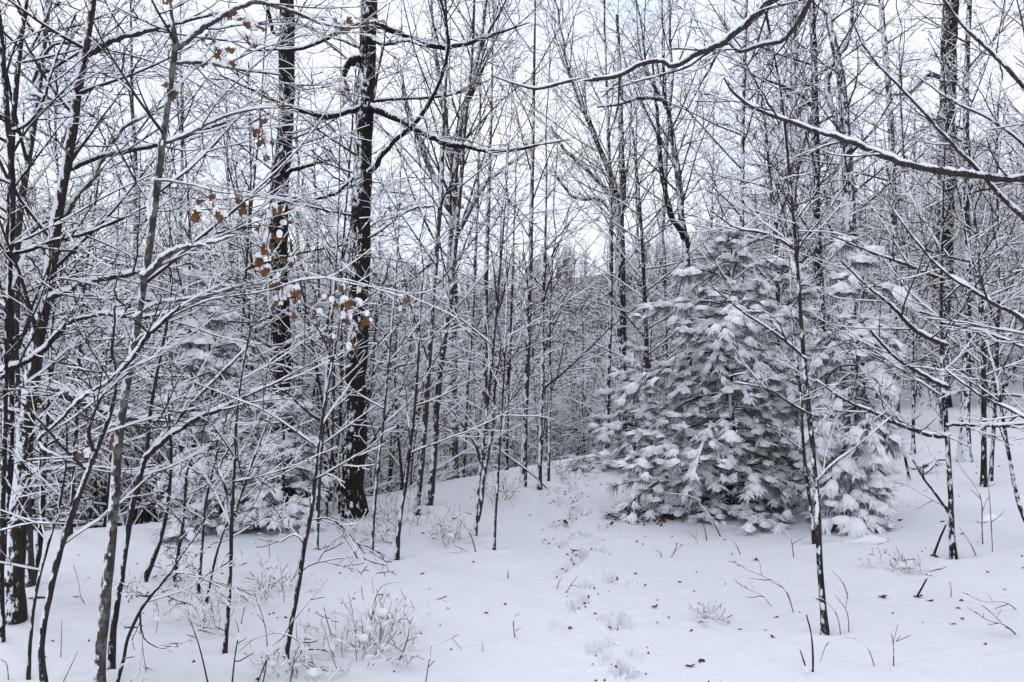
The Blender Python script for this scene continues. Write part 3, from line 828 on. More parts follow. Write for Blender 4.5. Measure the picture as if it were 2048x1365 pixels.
# ---- trees on the right
RIGHT = [
    ('two stemmed dark tree behind the small pine left of the big pine, right stem', 'bare_tree', M_DARK, [(1242, 860, 28), (1241, 760, 27), (1241, 640, 26), (1240, 540, 24), (1238, 450, 20), (1226, 370, 16), (1205, 310, 13), (1180, 250, 10), (1155, 190, 7), (1130, 110, 5)], 14.5, dict(n=30, s0=.4, L=(1.4, 3.0), ang=36, rise=.04),
        [([(1238, 470, 16), (1245, 380, 14), (1243, 280, 11), (1240, 160, 8), (1235, 30, 6)], dict(scale=1.5)), ([(1232, 400, 9), (1180, 345, 9), (1130, 300, 7), (1100, 250, 5)], dict(scale=1.4)), ([(1226, 430, 9), (1200, 400, 8), (1150, 395, 7), (1110, 350, 5)], dict(scale=1.2))]),
    ('dark slimmer stem just left of the two stemmed tree behind the small pine', 'bare_tree', M_DARK, [(1212, 880, 14), (1216, 760, 13), (1219, 640, 12), (1222, 520, 11), (1222, 400, 9), (1218, 280, 7), (1212, 120, 5)], 14.0, dict(n=26, s0=.3, L=(1.2, 2.4), ang=38, rise=.03), []),
    ('crooked dark tree with a bare kinked elbow above the big pine', 'bare_tree', M_WHITE, [(1377, 760, 20), (1376, 600, 17), (1372, 500, 17), (1363, 430, 17), (1358, 350, 16), (1348, 290, 14), (1338, 220, 11), (1320, 190, 9), (1295, 140, 6), (1280, 40, 4)], 11.5, dict(n=26, s0=.4, L=(1.0, 2.2), ang=40),
        [([(1374, 490, 15), (1362, 460, 15), (1343, 435, 14), (1334, 400, 11), (1322, 330, 9), (1315, 240, 7), (1305, 120, 4)], dict(bark=M_OAK, dens=.6)), ([(1328, 200, 9), (1290, 195, 9), (1250, 205, 7), (1195, 215, 5)], dict(dens=.7))]),
    ('straight pale slender trunk plastered with snow right of the crooked tree', 'bare_tree', M_WHITE, [(1482, 700, 10), (1484, 500, 10), (1486, 350, 10), (1488, 200, 9), (1489, 60, 8), (1490, -40, 7)], 10.5, dict(n=22, s0=.3, L=(.9, 2.0)), []),
    ('dark trunk left of the broad snow plastered tree behind the drooping pine', 'bare_tree', M_DARK, [(1645, 760, 20), (1640, 560, 19), (1634, 420, 18), (1632, 320, 18), (1628, 220, 17), (1624, 100, 15), (1618, -30, 14)], 11.0, dict(n=26, s0=.3, L=(1.0, 2.2)),
        [([(1630, 215, 9), (1600, 190, 8), (1560, 170, 7), (1500, 150, 5)], dict(dens=.8))]),
    ('broad tree with snow plastered trunk forking high behind the drooping pine', 'bare_tree', M_WHITE, [(1702, 760, 32), (1701, 560, 31), (1697, 430, 30), (1692, 330, 27), (1686, 250, 24), (1680, 170, 21), (1668, 100, 18), (1655, 30, 16), (1645, -40, 14)], 10.5, dict(n=26, s0=.3, L=(1.0, 2.4)),
        [([(1690, 300, 12), (1670, 235, 12), (1655, 170, 11), (1668, 120, 10), (1690, 95, 9), (1702, 50, 8), (1706, -10, 6)], dict(dens=.6)), ([(1695, 500, 9), (1670, 470, 9), (1655, 440, 7), (1648, 380, 5)], dict(dens=.7))]),
    ('pale trunk in the woods between the broad snowy tree and the dark oak', 'bare_tree', M_WHITE, [(1790, 700, 18), (1787, 540, 17), (1783, 380, 17), (1779, 240, 16), (1772, 100, 14), (1764, -30, 13)], 13.5, dict(n=26, s0=.3, L=(1.0, 2.4)), []),
    ('big dark oak with snowy flecks on the rise at the right', 'oak_tree', M_OAK, [(1868, 815, 48), (1874, 760, 40), (1880, 660, 37), (1886, 540, 35), (1890, 430, 34), (1893, 320, 33), (1898, 200, 32), (1902, 90, 31), (1906, -40, 29)], None, dict(n=22, s0=.3, L=(1.0, 2.2), ang=70),
        [([(1895, 165, 12), (1875, 155, 11), (1855, 150, 10), (1820, 185, 8), (1770, 190, 5)], dict(dens=.6))]),
    ('dark trunk with pale upper half standing before the right hand oak', 'bare_tree', M_DARK, [(1928, 922, 27), (1929, 850, 23), (1931, 750, 20), (1933, 640, 18), (1935, 520, 16), (1936, 400, 15), (1937, 250, 14), (1938, 100, 12), (1939, -40, 11)], None, dict(n=24, s0=.3, L=(.9, 2.0)), []),
    ('speckled sapling with a buttressed foot and wide snowy boughs at right', 'sapling', M_SAP, [(1906, 1112, 14), (1902, 1040, 13), (1899, 960, 13), (1896, 870, 12), (1892, 780, 11), (1889, 680, 10), (1885, 580, 8), (1880, 480, 6), (1876, 380, 4)], None, dict(n=12, s0=.35, L=(.6, 1.3)),
        [([(1892, 690, 9), (1865, 680, 9), (1830, 660, 8), (1780, 610, 6), (1720, 560, 4), (1680, 520, 3)], dict(dY=-.5, dens=.8)),
         ([(1894, 775, 9), (1870, 765, 8), (1830, 740, 7), (1790, 715, 6), (1740, 660, 4)], dict(dY=-.4, dens=.8)),
         ([(1897, 872, 9), (1860, 870, 9), (1800, 850, 8), (1745, 825, 7), (1690, 800, 5), (1630, 760, 3)], dict(dY=-.6, dens=.7)),
         ([(1890, 645, 8), (1930, 655, 8), (1990, 672, 7), (2048, 695, 6)], dict(dY=-.3, dens=.9)),
         ([(1896, 850, 8), (1940, 850, 8), (2000, 852, 7), (2060, 845, 6)], dict(dY=-.3, dens=.7)),
         ([(1888, 560, 7), (1850, 545, 7), (1800, 525, 6), (1730, 500, 4), (1660, 470, 3)], dict(dY=-.4, dens=.9)),
         ([(1901, 1030, 6), (1880, 1000, 6), (1850, 960, 5), (1825, 920, 3)], dict(dens=.5, scale=.5))]),
    ('slim sapling standing in front of the drooping pine with side twigs', 'sapling', M_SAP, [(1650, 1262, 16), (1645, 1200, 15), (1640, 1120, 15), (1637, 1040, 14), (1633, 960, 13), (1626, 870, 12), (1617, 780, 11), (1609, 690, 10), (1600, 590, 9), (1590, 490, 8), (1578, 390, 7), (1566, 290, 6), (1552, 180, 5), (1530, 60, 4)], None, dict(n=14, s0=.45, L=(.5, 1.2)),
        [([(1634, 960, 4), (1668, 926, 4), (1715, 892, 3), (1782, 834, 2)], dict(dY=.1, dens=.5, scale=.5)),
         ([(1612, 720, 6), (1580, 690, 6), (1540, 660, 5), (1480, 620, 4), (1420, 570, 3)], dict(dY=-.1, dens=.7, scale=.7)),
         ([(1590, 500, 6), (1560, 480, 5), (1520, 465, 5), (1470, 455, 4), (1420, 420, 3)], dict(dY=-.1, dens=.7, scale=.7)),
         ([(1622, 830, 6), (1585, 810, 5), (1540, 780, 4), (1470, 765, 3)], dict(dY=-.2, dens=.5, scale=.6)),
         ([(1590, 510, 5), (1615, 470, 5), (1650, 430, 4), (1690, 370, 3)], dict(dY=-.1, dens=.6, scale=.6))]),
    ('thin companion stem just left of the slim sapling before the drooping pine', 'sapling', M_SAP, [(1629, 1085, 9), (1622, 1010, 8), (1612, 940, 8), (1602, 860, 7), (1596, 780, 6), (1590, 690, 4)], None, dict(n=9, s0=.35, L=(.35, .8)), []),
    ('dark thin stem curving up along the extreme right edge', 'sapling', M_DARK, [(2070, 1085, 10), (2040, 1010, 10), (2020, 930, 9), (2000, 840, 8), (1988, 760, 6), (1975, 680, 5), (1965, 600, 3)], None, dict(n=10, s0=.3, L=(.5, 1.1)), []),
    ('slim trunk on the snowy rise near the right edge', 'bare_tree', M_SAP, [(1981, 965, 10), (1986, 880, 9), (1990, 780, 8), (1992, 660, 7), (1996, 520, 6), (2000, 360, 5), (2004, 200, 4)], None, dict(n=22, s0=.25, L=(.7, 1.6)), []),
    ('thin sapling on the rise between drooping pine and right hand oak', 'sapling', M_DARK, [(1826, 905, 9), (1826, 820, 8), (1824, 720, 8), (1822, 600, 7), (1818, 470, 6), (1812, 320, 5), (1800, 180, 4)], None, dict(n=22, s0=.2, L=(.7, 1.6)), []),
    ('bent thin sapling arching over the fallen logs at the right', 'sapling', M_DARK, [(1818, 958, 6), (1808, 910, 6), (1798, 880, 5), (1794, 840, 4), (1800, 770, 3)], None, dict(n=6, s0=.3, L=(.3, .6)), []),
]
for i, (lab, nm, bk, pts, Y, au, lb) in enumerate(RIGHT):
    hero_tree(nm, lab, pts, bk, Y=Y, limbs=lb, auto=dict(au), seed=90 + i, top=2.0, sides=10, snow=.008)

# the tree whose trunk stands just outside the frame at right and whose limbs reach far in
hero_tree('overhanging_tree', 'snow laden limbs reaching in from the right and top edges of the picture',
          [(2240, 1300, 49.2), (2235, 1000, 44.3), (2230, 700, 41.0), (2225, 360, 37.7), (2200, 50, 34.4), (2160, -250, 27.9)], M_LIMB, Y=4.4, seed=120, snow=.009, top=1.5,
          limbs=[([(2226, 400, 19.7), (2150, 372, 18.0), (2048, 358, 16.4), (1960, 352, 15.6), (1890, 344, 14.8), (1845, 334, 13.9), (1800, 325, 13.1), (1755, 306, 11.5), (1700, 283, 10.7), (1640, 264, 9.0), (1580, 244, 8.2), (1530, 225, 7.4), (1490, 205, 6.6), (1462, 180, 4.9), (1448, 155, 3.3)], dict(dens=.55, scale=.7)),
                 ([(2170, -190, 24.6), (1990, -230, 21.3), (1760, -150, 18.0), (1600, -40, 14.8), (1540, 2, 13.9), (1510, 32, 13.9), (1470, 66, 13.1), (1440, 86, 12.3), (1395, 108, 11.5), (1348, 132, 9.8), (1320, 122, 9.8), (1285, 128, 9.0), (1245, 148, 9.0), (1195, 159, 8.2), (1150, 160, 7.4), (1110, 170, 6.6), (1072, 178, 5.7), (1030, 168, 4.1), (985, 152, 2.5)], dict(dY=.5, dens=.45, scale=.6)),
                 ([(2180, -120, 19.7), (1950, -170, 16.4), (1720, -100, 12.3), (1640, -20, 9.8), (1618, 5, 9.8), (1598, 42, 9.8), (1575, 72, 9.8), (1560, 84, 9.0), (1520, 92, 8.2), (1478, 104, 7.4), (1458, 86, 6.6), (1440, 92, 6.6), (1405, 112, 5.7), (1375, 134, 4.9), (1330, 148, 4.1), (1270, 165, 3.3), (1200, 185, 2.5)], dict(dY=.5, dens=.5, scale=.6)),
                 ([(1445, 88, 7.4), (1432, 112, 6.6), (1415, 145, 5.7), (1402, 166, 3.3)], dict(dY=0, y0=.45, dens=.3, scale=.3)),
                 ([(2230, 620, 14.8), (2140, 520, 12.3), (2048, 436, 9.8), (2000, 390, 9.0), (1955, 340, 8.2), (1905, 290, 7.4), (1860, 240, 6.6), (1820, 195, 5.7), (1775, 150, 4.9), (1730, 95, 4.1), (1705, 45, 2.5)], dict(dY=.3, dens=.45, scale=.6)),
                 ([(2212, 260, 14.8), (2130, 230, 11.5), (2048, 172, 9.0), (2005, 128, 8.2), (1960, 85, 7.4), (1920, 45, 6.6), (1880, -10, 4.9)], dict(dY=.2, dens=.6, scale=.7)),
                 ([(2232, 800, 13.1), (2150, 740, 10.7), (2048, 642, 9.0), (1985, 605, 8.2), (1930, 572, 6.6), (1890, 545, 5.7), (1850, 505, 4.9), (1800, 440, 3.3), (1775, 400, 2.5)], dict(dY=.2, dens=.6, scale=.7)),
                 ([(2225, 460, 11.5), (2120, 380, 8.2), (2048, 290, 6.6), (1980, 240, 5.7), (1900, 200, 4.1), (1830, 150, 2.5)], dict(dY=.5, dens=.6, scale=.7)),
                 ([(2235, 960, 9.8), (2140, 900, 8.2), (2048, 835, 6.6), (1960, 790, 4.9), (1890, 740, 3.3)], dict(dY=.2, dens=.7, scale=.6))])

# low trees whose long snowy boughs cross the left half, rooted at and below the crest
LOW = [
    ('low bough-heavy understory tree left of the left pine, rooted over the crest', [(140, 1050, 11), (150, 900, 10), (160, 760, 9), (168, 620, 8), (178, 480, 6), (190, 340, 4)], 7.6, dict(n=22, s0=.15, L=(1.2, 2.4), ang=75, rise=.02, flat=.7)),
    ('understory tree with level snowy boughs close behind the foreground pair', [(390, 1000, 11), (388, 860, 10), (384, 700, 9), (378, 560, 7), (372, 420, 5), (366, 300, 4)], 7.8, dict(n=15, s0=.15, L=(1.2, 2.4), ang=78, rise=.02, flat=.7)),
    ('understory tree with level snowy boughs between the two dark oaks', [(640, 1020, 9), (642, 880, 8), (640, 720, 7), (636, 580, 6), (632, 440, 4), (628, 300, 3)], 11.0, dict(n=20, s0=.15, L=(1.2, 2.4), ang=76, rise=.02, flat=.7)),
    ('spreading understory tree left of the straight oak, its boughs white with snow', [(486, 1000, 10), (488, 860, 9), (492, 700, 8), (498, 560, 6), (502, 420, 4), (506, 250, 3)], 10.6, dict(n=22, s0=.2, L=(1.1, 2.2), ang=74, rise=.02, flat=.7)),
    ('spreading understory tree with rising boughs left of the trail head', [(1012, 1000, 9), (1014, 880, 8), (1018, 740, 7), (1024, 600, 6), (1028, 460, 4), (1032, 360, 3)], 11.6, dict(n=22, s0=.2, L=(1.2, 2.4), ang=55, rise=.02, flat=.7)),
    ('spreading understory tree whose boughs fan left from behind the small pine', [(1300, 900, 13), (1296, 760, 12), (1290, 620, 10), (1284, 500, 8), (1276, 380, 6), (1266, 260, 4)], 12.5, dict(n=30, s0=.2, L=(1.4, 3.0), ang=60, rise=.02, flat=.7)),
    ('spreading understory tree filling the gap behind big pine and drooping pine', [(1560, 800, 12), (1556, 640, 11), (1550, 500, 9), (1542, 380, 7), (1535, 250, 5)], 10.0, dict(n=24, s0=.25, L=(1.0, 2.2), ang=60, rise=.02, flat=.7)),
    ('understory tree with sweeping snowy boughs beyond the right hand sapling', [(1968, 900, 13), (1966, 780, 12), (1962, 660, 10), (1958, 520, 8), (1952, 400, 6), (1946, 280, 4)], 8.6, dict(n=28, s0=.15, L=(1.1, 2.2), ang=68, rise=.02, flat=.7)),
]
for i, (lab, pts, Y, au) in enumerate(LOW):
    hero_tree('understory_tree', lab, pts, M_SAP, Y=Y, auto=dict(au, dens=1.1), seed=140 + i, top=1.0, sides=8)
# ------------------------------------------------------------------ pines loaded with snow
def tuft_templates(n, rng, needles=28, fingers=9):
    """Clusters of long needles about +X, drooping; the upper side carries fingers and a lump of snow."""
    out = []
    for _ in range(n):
        nd, sn = Acc(), Acc()
        for k in range(needles):
            az, sp = rng.uniform(0, 2 * math.pi), rng.uniform(0.2, 1.7)
            d = unit(np.array([1.0, math.cos(az) * sp, math.sin(az) * sp * 0.9 - 0.15]))
            L = rng.uniform(0.075, 0.115)
            sd = unit(np.cross(d, rng.normal(0, 1, 3))) * 0.0019
            b = np.array([rng.uniform(-0.03, 0.015), 0, 0])
            m = b + d * L * 0.55
            tip = b + d * L + np.array([0, 0, -0.016 * rng.uniform(0.5, 1.5)])
            nd.add([b - sd, b + sd, m + sd, m - sd, tip], q=[(0, 1, 2, 3)], t=[(3, 2, 4)])
        for k in range(fingers):
            az = rng.uniform(-1.25, 1.25) + math.pi / 2
            sp = rng.uniform(0.3, 1.6)
            d = unit(np.array([1.0, math.cos(az) * sp, abs(math.sin(az)) * sp * 0.45 - 0.02]))
            L = rng.uniform(0.075, 0.115)
            w = rng.uniform(0.0055, 0.0095)
            S = unit(np.cross(d, [0, 0, 1.0])); U = np.cross(S, d)
            th = np.array([0.5, 2.6, 4.7])
            ring = lambda c, r: c + r * (np.cos(th)[:, None] * S + np.sin(th)[:, None] * U)
            p0 = np.array([0, 0, 0.012]); p1 = p0 + d * L * 0.6; p2 = p0 + d * L + np.array([0, 0, -0.014])
            V = np.vstack([ring(p0, w * 1.15), ring(p1, w), p2[None]])
            sn.add(V, q=[(i, (i + 1) % 3, 3 + (i + 1) % 3, 3 + i) for i in range(3)], t=[(3 + i, 3 + (i + 1) % 3, 6) for i in range(3)])
        rr, hh = rng.uniform(0.016, 0.044), rng.uniform(0.010, 0.030)
        th = np.arange(7) / 7 * 2 * math.pi
        c = np.array([0.018, 0, 0.010])
        w1 = rng.uniform(0.8, 1.25, (7, 1)); w2 = rng.uniform(0.45, 0.7, (7, 1))
        r1 = c + np.stack([np.cos(th) * rr * 1.25, np.sin(th) * rr, np.zeros(7) - 0.006], 1) * w1
        r2 = c + np.stack([np.cos(th) * rr * 1.25, np.sin(th) * rr, np.zeros(7)], 1) * w2 + [0, 0, hh * 0.8]
        sn.add(np.vstack([r1, r2, c + [0, 0, hh]]), q=[(i, (i + 1) % 7, 7 + (i + 1) % 7, 7 + i) for i in range(7)], t=[(7 + i, 7 + (i + 1) % 7, 14) for i in range(7)])
        out.append(((np.concatenate(nd.v), np.concatenate(nd.q), np.concatenate(nd.t)), (np.concatenate(sn.v), np.concatenate(sn.q), np.concatenate(sn.t))))
    return out


_tr = np.random.default_rng(77)
TUFTS = tuft_templates(8, _tr)
TUFTS_FAR = tuft_templates(5, _tr, 15, 6)


def pad_shape(r=0.030, h=0.024):
    seg, V = 9, []
    for k, t in enumerate((-0.5, 0.05, 0.6, 1.1)):
        for j in range(seg):
            a = j / seg * 2 * math.pi
            rad = r * math.cos(t) * (1 + 0.25 * math.sin(2 * a + 1) + 0.15 * math.sin(3 * a + k))
            V.append((math.cos(a) * rad, math.sin(a) * rad, h * math.sin(t)))
    V.append((0, 0, h))
    q = [(k * seg + j, k * seg + (j + 1) % seg, (k + 1) * seg + (j + 1) % seg, (k + 1) * seg + j) for k in range(3) for j in range(seg)]
    return np.array(V), q, [(3 * seg + j, 3 * seg + (j + 1) % seg, 4 * seg) for j in range(seg)]


PAD = pad_shape()


def place_tufts(acc, which, pos, dirs, scale, mat, rng, kinds, temps):
    """Copies template parts (0 needles, 1 snow) to positions with their X along dirs."""
    D = unit(dirs)
    S = unit(np.cross([0, 0, 1.0], D)); U = np.cross(D, S)
    for k, t in enumerate(temps):
        sel = np.nonzero(kinds == k)[0]
        if not len(sel): continue
        v, q, tr = t[which]
        M = np.stack([D[sel], S[sel], U[sel]], 2) * scale[sel][:, None, None]
        V = np.einsum('nij,vj->nvi', M, v) + pos[sel][:, None]
        o = (np.arange(len(sel)) * len(v))[:, None, None]
        acc.add(V, (q[None] + o).reshape(-1, 4), mat, (tr[None] + o).reshape(-1, 3), mat)


def pine(label, base, height, prof, seed, n_whorl, per=5, lean=(0, 0), up0=18, droop=0.16, temps=None, tsc=1.08, space=0.09, z0=0.06, side=None, group=None, trunk_r=0.03, snowk=1.0, name='pine_tree'):
    rng = np.random.default_rng(seed)
    temps = temps or TUFTS
    base = np.array([base[0], base[1], float(ground(base[0], base[1]))])
    root = thing(name, label, 'pine tree', base, group)
    K = 14
    s = np.linspace(0, 1, K)
    TP = np.stack([base[0] + lean[0] * s ** 1.6 + rng.normal(0, .01, K), base[1] + lean[1] * s ** 1.6 + rng.normal(0, .01, K), base[2] - 0.1 + (height + 0.1) * s], 1)
    TR = trunk_r * (1 - 0.85 * s)
    a = Acc()
    round_tube(a, TP, TR, 8, 0)
    obj('trunk', a.mesh('trunk', [M_DARK], base), root)
    zs = np.linspace(z0, 0.985, n_whorl)
    for w, f in enumerate(zs):
        Lr = np.interp(f, [p[0] for p in prof], [p[1] for p in prof])
        c = np.array([np.interp(f, s, TP[:, i]) for i in range(3)])
        nb = per if f < 0.9 else 3
        for b in range(nb):
            az = b / nb * 2 * math.pi + w * 2.1 + rng.normal(0, 0.4)
            L = Lr * rng.uniform(0.5, 1.25)
            if side: L *= side(az, f)
            if L < 0.10: continue
            el = math.radians(up0 + rng.normal(0, 8) + 38 * max(0, f - 0.7) / 0.3)
            d = np.array([math.cos(az) * math.cos(el), math.sin(az) * math.cos(el), math.sin(el)])
            KB = 9
            P = np.empty((KB, 3)); P[0] = c + [0, 0, rng.normal(0, 0.07)]
            for k in range(1, KB):
                d = unit(d + np.array([0, 0, -droop * (1.15 - 0.5 * f) * L ** 0.4]) + rng.normal(0, 0.05, 3))
                P[k] = P[k - 1] + d * L / (KB - 1)
            gz = ground(P[:, 0], P[:, 1]) + 0.05
            P[:, 2] = np.maximum(P[:, 2], gz)
            R = np.linspace(0.011 * (0.4 + L), 0.0035, KB)
            nbl = max(2, int(L / 0.11))
            Q, RQ = spawn(P[None], R[None], nbl, 0.22, 0.95, 52, 9, (0.34, 0.52), rel=True, K=5, wob=0.07, rise=-0.09, flat=0.4, rmax=0.005, shrink=0.55, rng=rng)
            pos, dr = [], []
            for line, f0 in [(P, 0.42)] + [(q, 0.28) for q in Q]:
                ln = np.linalg.norm(np.diff(line, axis=0), axis=1).sum()
                n = max(2, int(ln * (1 - f0) / space))
                t = np.linspace(f0, 1, n) * (len(line) - 1)
                i = np.clip(t.astype(int), 0, len(line) - 2)
                u = (t - i)[:, None]
                pos.append(line[i] * (1 - u) + line[i + 1] * u)
                dr.append(unit(line[i + 1] - line[i]) + rng.normal(0, 0.28, (n, 3)) + np.array([0, 0, -0.22]))
            pos, dr = np.concatenate(pos), np.concatenate(dr)
            kinds = rng.integers(0, len(temps), len(pos))
            sc = rng.uniform(0.8, 1.2, len(pos)) * tsc
            ba = Acc()
            twigs(ba, P[None], R[None], 0, 4, rng=rng)
            twigs(ba, Q, RQ, 0, 3, rng=rng)
            place_tufts(ba, 0, pos, dr, sc, 2, rng, kinds, temps)
            br = obj('bough', ba.mesh('bough', [M_TWIG, M_SNOW, M_NEEDLE], base, smooth=False), root)
            sa = Acc()
            shel = rng.random(len(pos)) < 0.96
            place_tufts(sa, 1, pos[shel] + [0, 0, 0.008], dr[shel], sc[shel] * snowk * rng.uniform(0.8, 1.25, shel.sum()), 0, rng, kinds[shel], temps)
            if L > 0.25:
                snow_ridge(sa, P[3:], np.linspace(0.008, 0.020, KB - 3) * snowk, 0.012, rng, steep=0.8)
            big = rng.random(len(pos)) < 0.22                # merged pads weighing on the tips
            v0, q0, t0 = PAD
            for p0 in pos[big]:
                e = rng.uniform(0.8, 1.9) * snowk
                c0, s0 = math.cos(p0[0] * 90), math.sin(p0[0] * 90)
                vv = v0 * [e * 1.25, e, e * 0.75]
                sa.add(np.column_stack([vv[:, 0] * c0 - vv[:, 1] * s0, vv[:, 0] * s0 + vv[:, 1] * c0, vv[:, 2]]) + p0 + [0, 0, 0.012], q0, 0, t0, 0)
            obj('snow_cover', sa.mesh('snow_cover', [M_SNOW], base), br)['kind'] = 'stuff'
    return root


b = hit(1475, 1032)
pine('large snow laden pine with drooping boughs right of the trail', (b[0], b[1] + 0.25), 2.5, [(0, 1.05), (0.12, 1.15), (0.35, 0.95), (0.5, 0.72), (0.66, 0.86), (0.8, 0.66), (0.92, 0.40), (1, 0.16)], 201, 14, 6, lean=(0.02, 0.1), space=0.092,
     side=lambda az, f: (1.04 if math.cos(az) < 0 else 0.70) * (1 + 0.28 * math.sin(az * 3 + f * 17)), trunk_r=0.035)
p = at(1560, 1010, 8.5)
pine('snowy pine close behind the large pine, filling the gap toward the drooping pine', (p[0], p[1]), 2.05, [(0, 0.55), (0.3, 0.6), (0.7, 0.5), (0.9, 0.36), (1, 0.14)], 206, 9, 5, temps=TUFTS_FAR, tsc=1.25, space=0.115, droop=0.2)
b = hit(1697, 1045)
pine('tall thin pine with hanging snowy boughs standing right of the large pine', (b[0], b[1]), 2.25, [(0, 0.45), (0.2, 0.62), (0.5, 0.56), (0.8, 0.45), (1, 0.16)], 202, 10, 4, lean=(0.12, 0.0), droop=0.40, up0=8, space=0.09, snowk=1.25, trunk_r=0.028)
p = at(1268, 950, 11.0)
pine('small snowy pine at the trail head behind the large pine', (p[0], p[1]), 1.35, [(0, 0.66), (0.2, 0.66), (0.6, 0.45), (1, 0.12)], 203, 8, 5, temps=TUFTS_FAR, tsc=1.25, space=0.11, droop=0.14)
p = at(440, 1080, 7.7)
pine('snow dusted pine at the left with the straight dark oak behind it', (p[0], p[1]), 1.95, [(0, 0.5), (0.2, 0.55), (0.5, 0.45), (0.8, 0.30), (1, 0.08)], 204, 11, 5, lean=(-0.1, 0), temps=TUFTS_FAR, tsc=1.25, space=0.11, droop=0.17, snowk=1.15)
p = at(566, 1070, 7.6)
pine('low bushy pine at the foot of the straight dark oak', (p[0], p[1]), 1.1, [(0, 0.46), (0.3, 0.44), (0.7, 0.30), (1, 0.08)], 205, 7, 5, temps=TUFTS_FAR, tsc=1.2, space=0.11, droop=0.17, snowk=1.15)
# ------------------------------------------------------------------ the woods beyond: one of each kind with its parts, then copies
def proto(kind, seed):
    """Local meshes of a background tree: trunk and crown."""
    rng = np.random.default_rng(seed)
    ta, ca = Acc(), Acc()
    if kind == 'thicket':
        H = rng.uniform(2.2, 3.2)
        n = 7
        P = np.empty((n, 8, 3)); P[:, 0] = rng.normal(0, 0.12, (n, 3)) * [1, 1, 0] - [0, 0, 0.1]
        d = unit(np.concatenate([rng.normal(0, 0.35, (n, 2)), np.ones((n, 1))], 1))
        for k in range(1, 8):
            d = unit(d + rng.normal(0, 0.07, (n, 3)))
            P[:, k] = P[:, k - 1] + d * H * rng.uniform(0.8, 1.1, (n, 1)) / 7
        R = np.linspace(0.016, 0.004, 8)[None].repeat(n, 0)
        twigs(ta, P, R, 0.006, 4, rng=rng)
        A, RA = spawn(P, R, 9, 0.12, 1, 55, 12, (0.5, 1.2), K=5, wob=0.1, rise=0.02, rmax=0.007, rng=rng)
        twigs(ca, A, RA, 0.011, 3, rng=rng, heavy=0.95)
        B, RB = spawn(A, RA, 6, 0.1, 1, 45, 12, (0.3, 0.6), rel=True, K=4, wob=0.1, flat=0.8, rmax=0.005, rmin=0.0024, rng=rng)
        twigs(ca, B, RB, 0.010, 3, rng=rng, heavy=0.95)
        C, RC = spawn(B, RB, 3, 0.15, 1, 45, 12, (0.4, 0.7), rel=True, K=2, wob=0.1, flat=0.8, rmin=0.0022, rng=rng)
        twigs(ca, C, RC, 0.008, 3, bare=0.15, rng=rng, heavy=0.95)
    else:
        tall = kind == 'tall'
        hv = 0.4 if tall else 0.95
        H = 17.0 if tall else 7.5
        r0 = rng.uniform(0.10, 0.16) if tall else rng.uniform(0.03, 0.05)
        K = 16
        s = np.linspace(0, 1, K)
        x = np.cumsum(rng.normal(0, 0.012, (K, 2)), 0) * H / 4
        P = np.column_stack([x - x[0], -0.3 + (H + 0.3) * s])
        R = r0 * (1 - 0.92 * s ** 1.1)
        round_tube(ta, P, R, 7, 0)
        if tall:
            A, RA = spawn(P[None], R[None], 22, 0.30, 1, 38, 9, (2.5, 4.6), K=8, wob=0.05, rise=0.05, rmax=0.03, rk=0.5, taper=0.2, shrink=0.65, rng=rng)
            a1, a2 = 7, 4
        else:
            A, RA = spawn(P[None], R[None], 30, 0.06, 1, 56, 10, (1.2, 2.8), K=7, wob=0.06, rise=0.03, rmax=0.014, rk=0.5, taper=0.25, shrink=0.6, rng=rng)
            a1, a2 = 8, 4
        twigs(ca, A, RA, 0.014, 4, rng=rng)
        B, RB = spawn(A, RA, a1, 0.1, 1, 42, 10, (0.3, 0.55), rel=True, K=5, wob=0.08, rise=0.02, flat=0.9, rmax=0.010, rmin=0.003, rng=rng)
        twigs(ca, B, RB, 0.011, 3, rng=rng, heavy=hv)
        C, RC = spawn(B, RB, a2, 0.1, 1, 44, 12, (0.3, 0.6), rel=True, K=3, wob=0.1, rise=0.01, flat=0.9, rmax=0.006, rmin=0.0028, rng=rng)
        twigs(ca, C, RC, 0.009, 3, bare=0.15, rng=rng, heavy=hv)
        if not tall:
            D, RD = spawn(C, RC, 2, 0.2, 1, 44, 12, (0.4, 0.7), rel=True, K=2, wob=0.1, flat=0.9, rmin=0.0024, rng=rng)
            twigs(ca, D, RD, 0.008, 3, bare=0.15, rng=rng, heavy=hv)
    bark = [M_MID, M_WHITE, M_DARK][seed % 3] if kind != 'thicket' else M_TWIG
    return ta.mesh('trunk', [bark, M_SNOW]), ca.mesh('crown', [M_WOODS, M_SNOW])


PROTO = {k: [proto(k, sd) for sd in sds] for k, sds in (('thicket', (301, 302, 303)), ('sapling', (311, 312, 313, 314, 315)), ('tall', (321, 322, 323, 324)))}
MARKS = [(20, 'the left edge saplings'), (110, 'the leaning brown tree'), (240, 'the grey lichened tree'), (400, 'the left pine'), (565, 'the straight left oak'), (712, 'the big dark oak'), (850, 'the brink trees'),
         (970, 'the twin stemmed sapling'), (1055, 'the trail head tree'), (1150, 'the end of the trail'), (1240, 'the two stemmed tree'), (1370, 'the crooked tree'), (1480, 'the large pine'), (1620, 'the slim right sapling'),
         (1700, 'the drooping pine'), (1795, 'the pale right trunk'), (1885, 'the right hand oak'), (1960, 'the pale topped trunk'), (2040, 'the right edge stems')]


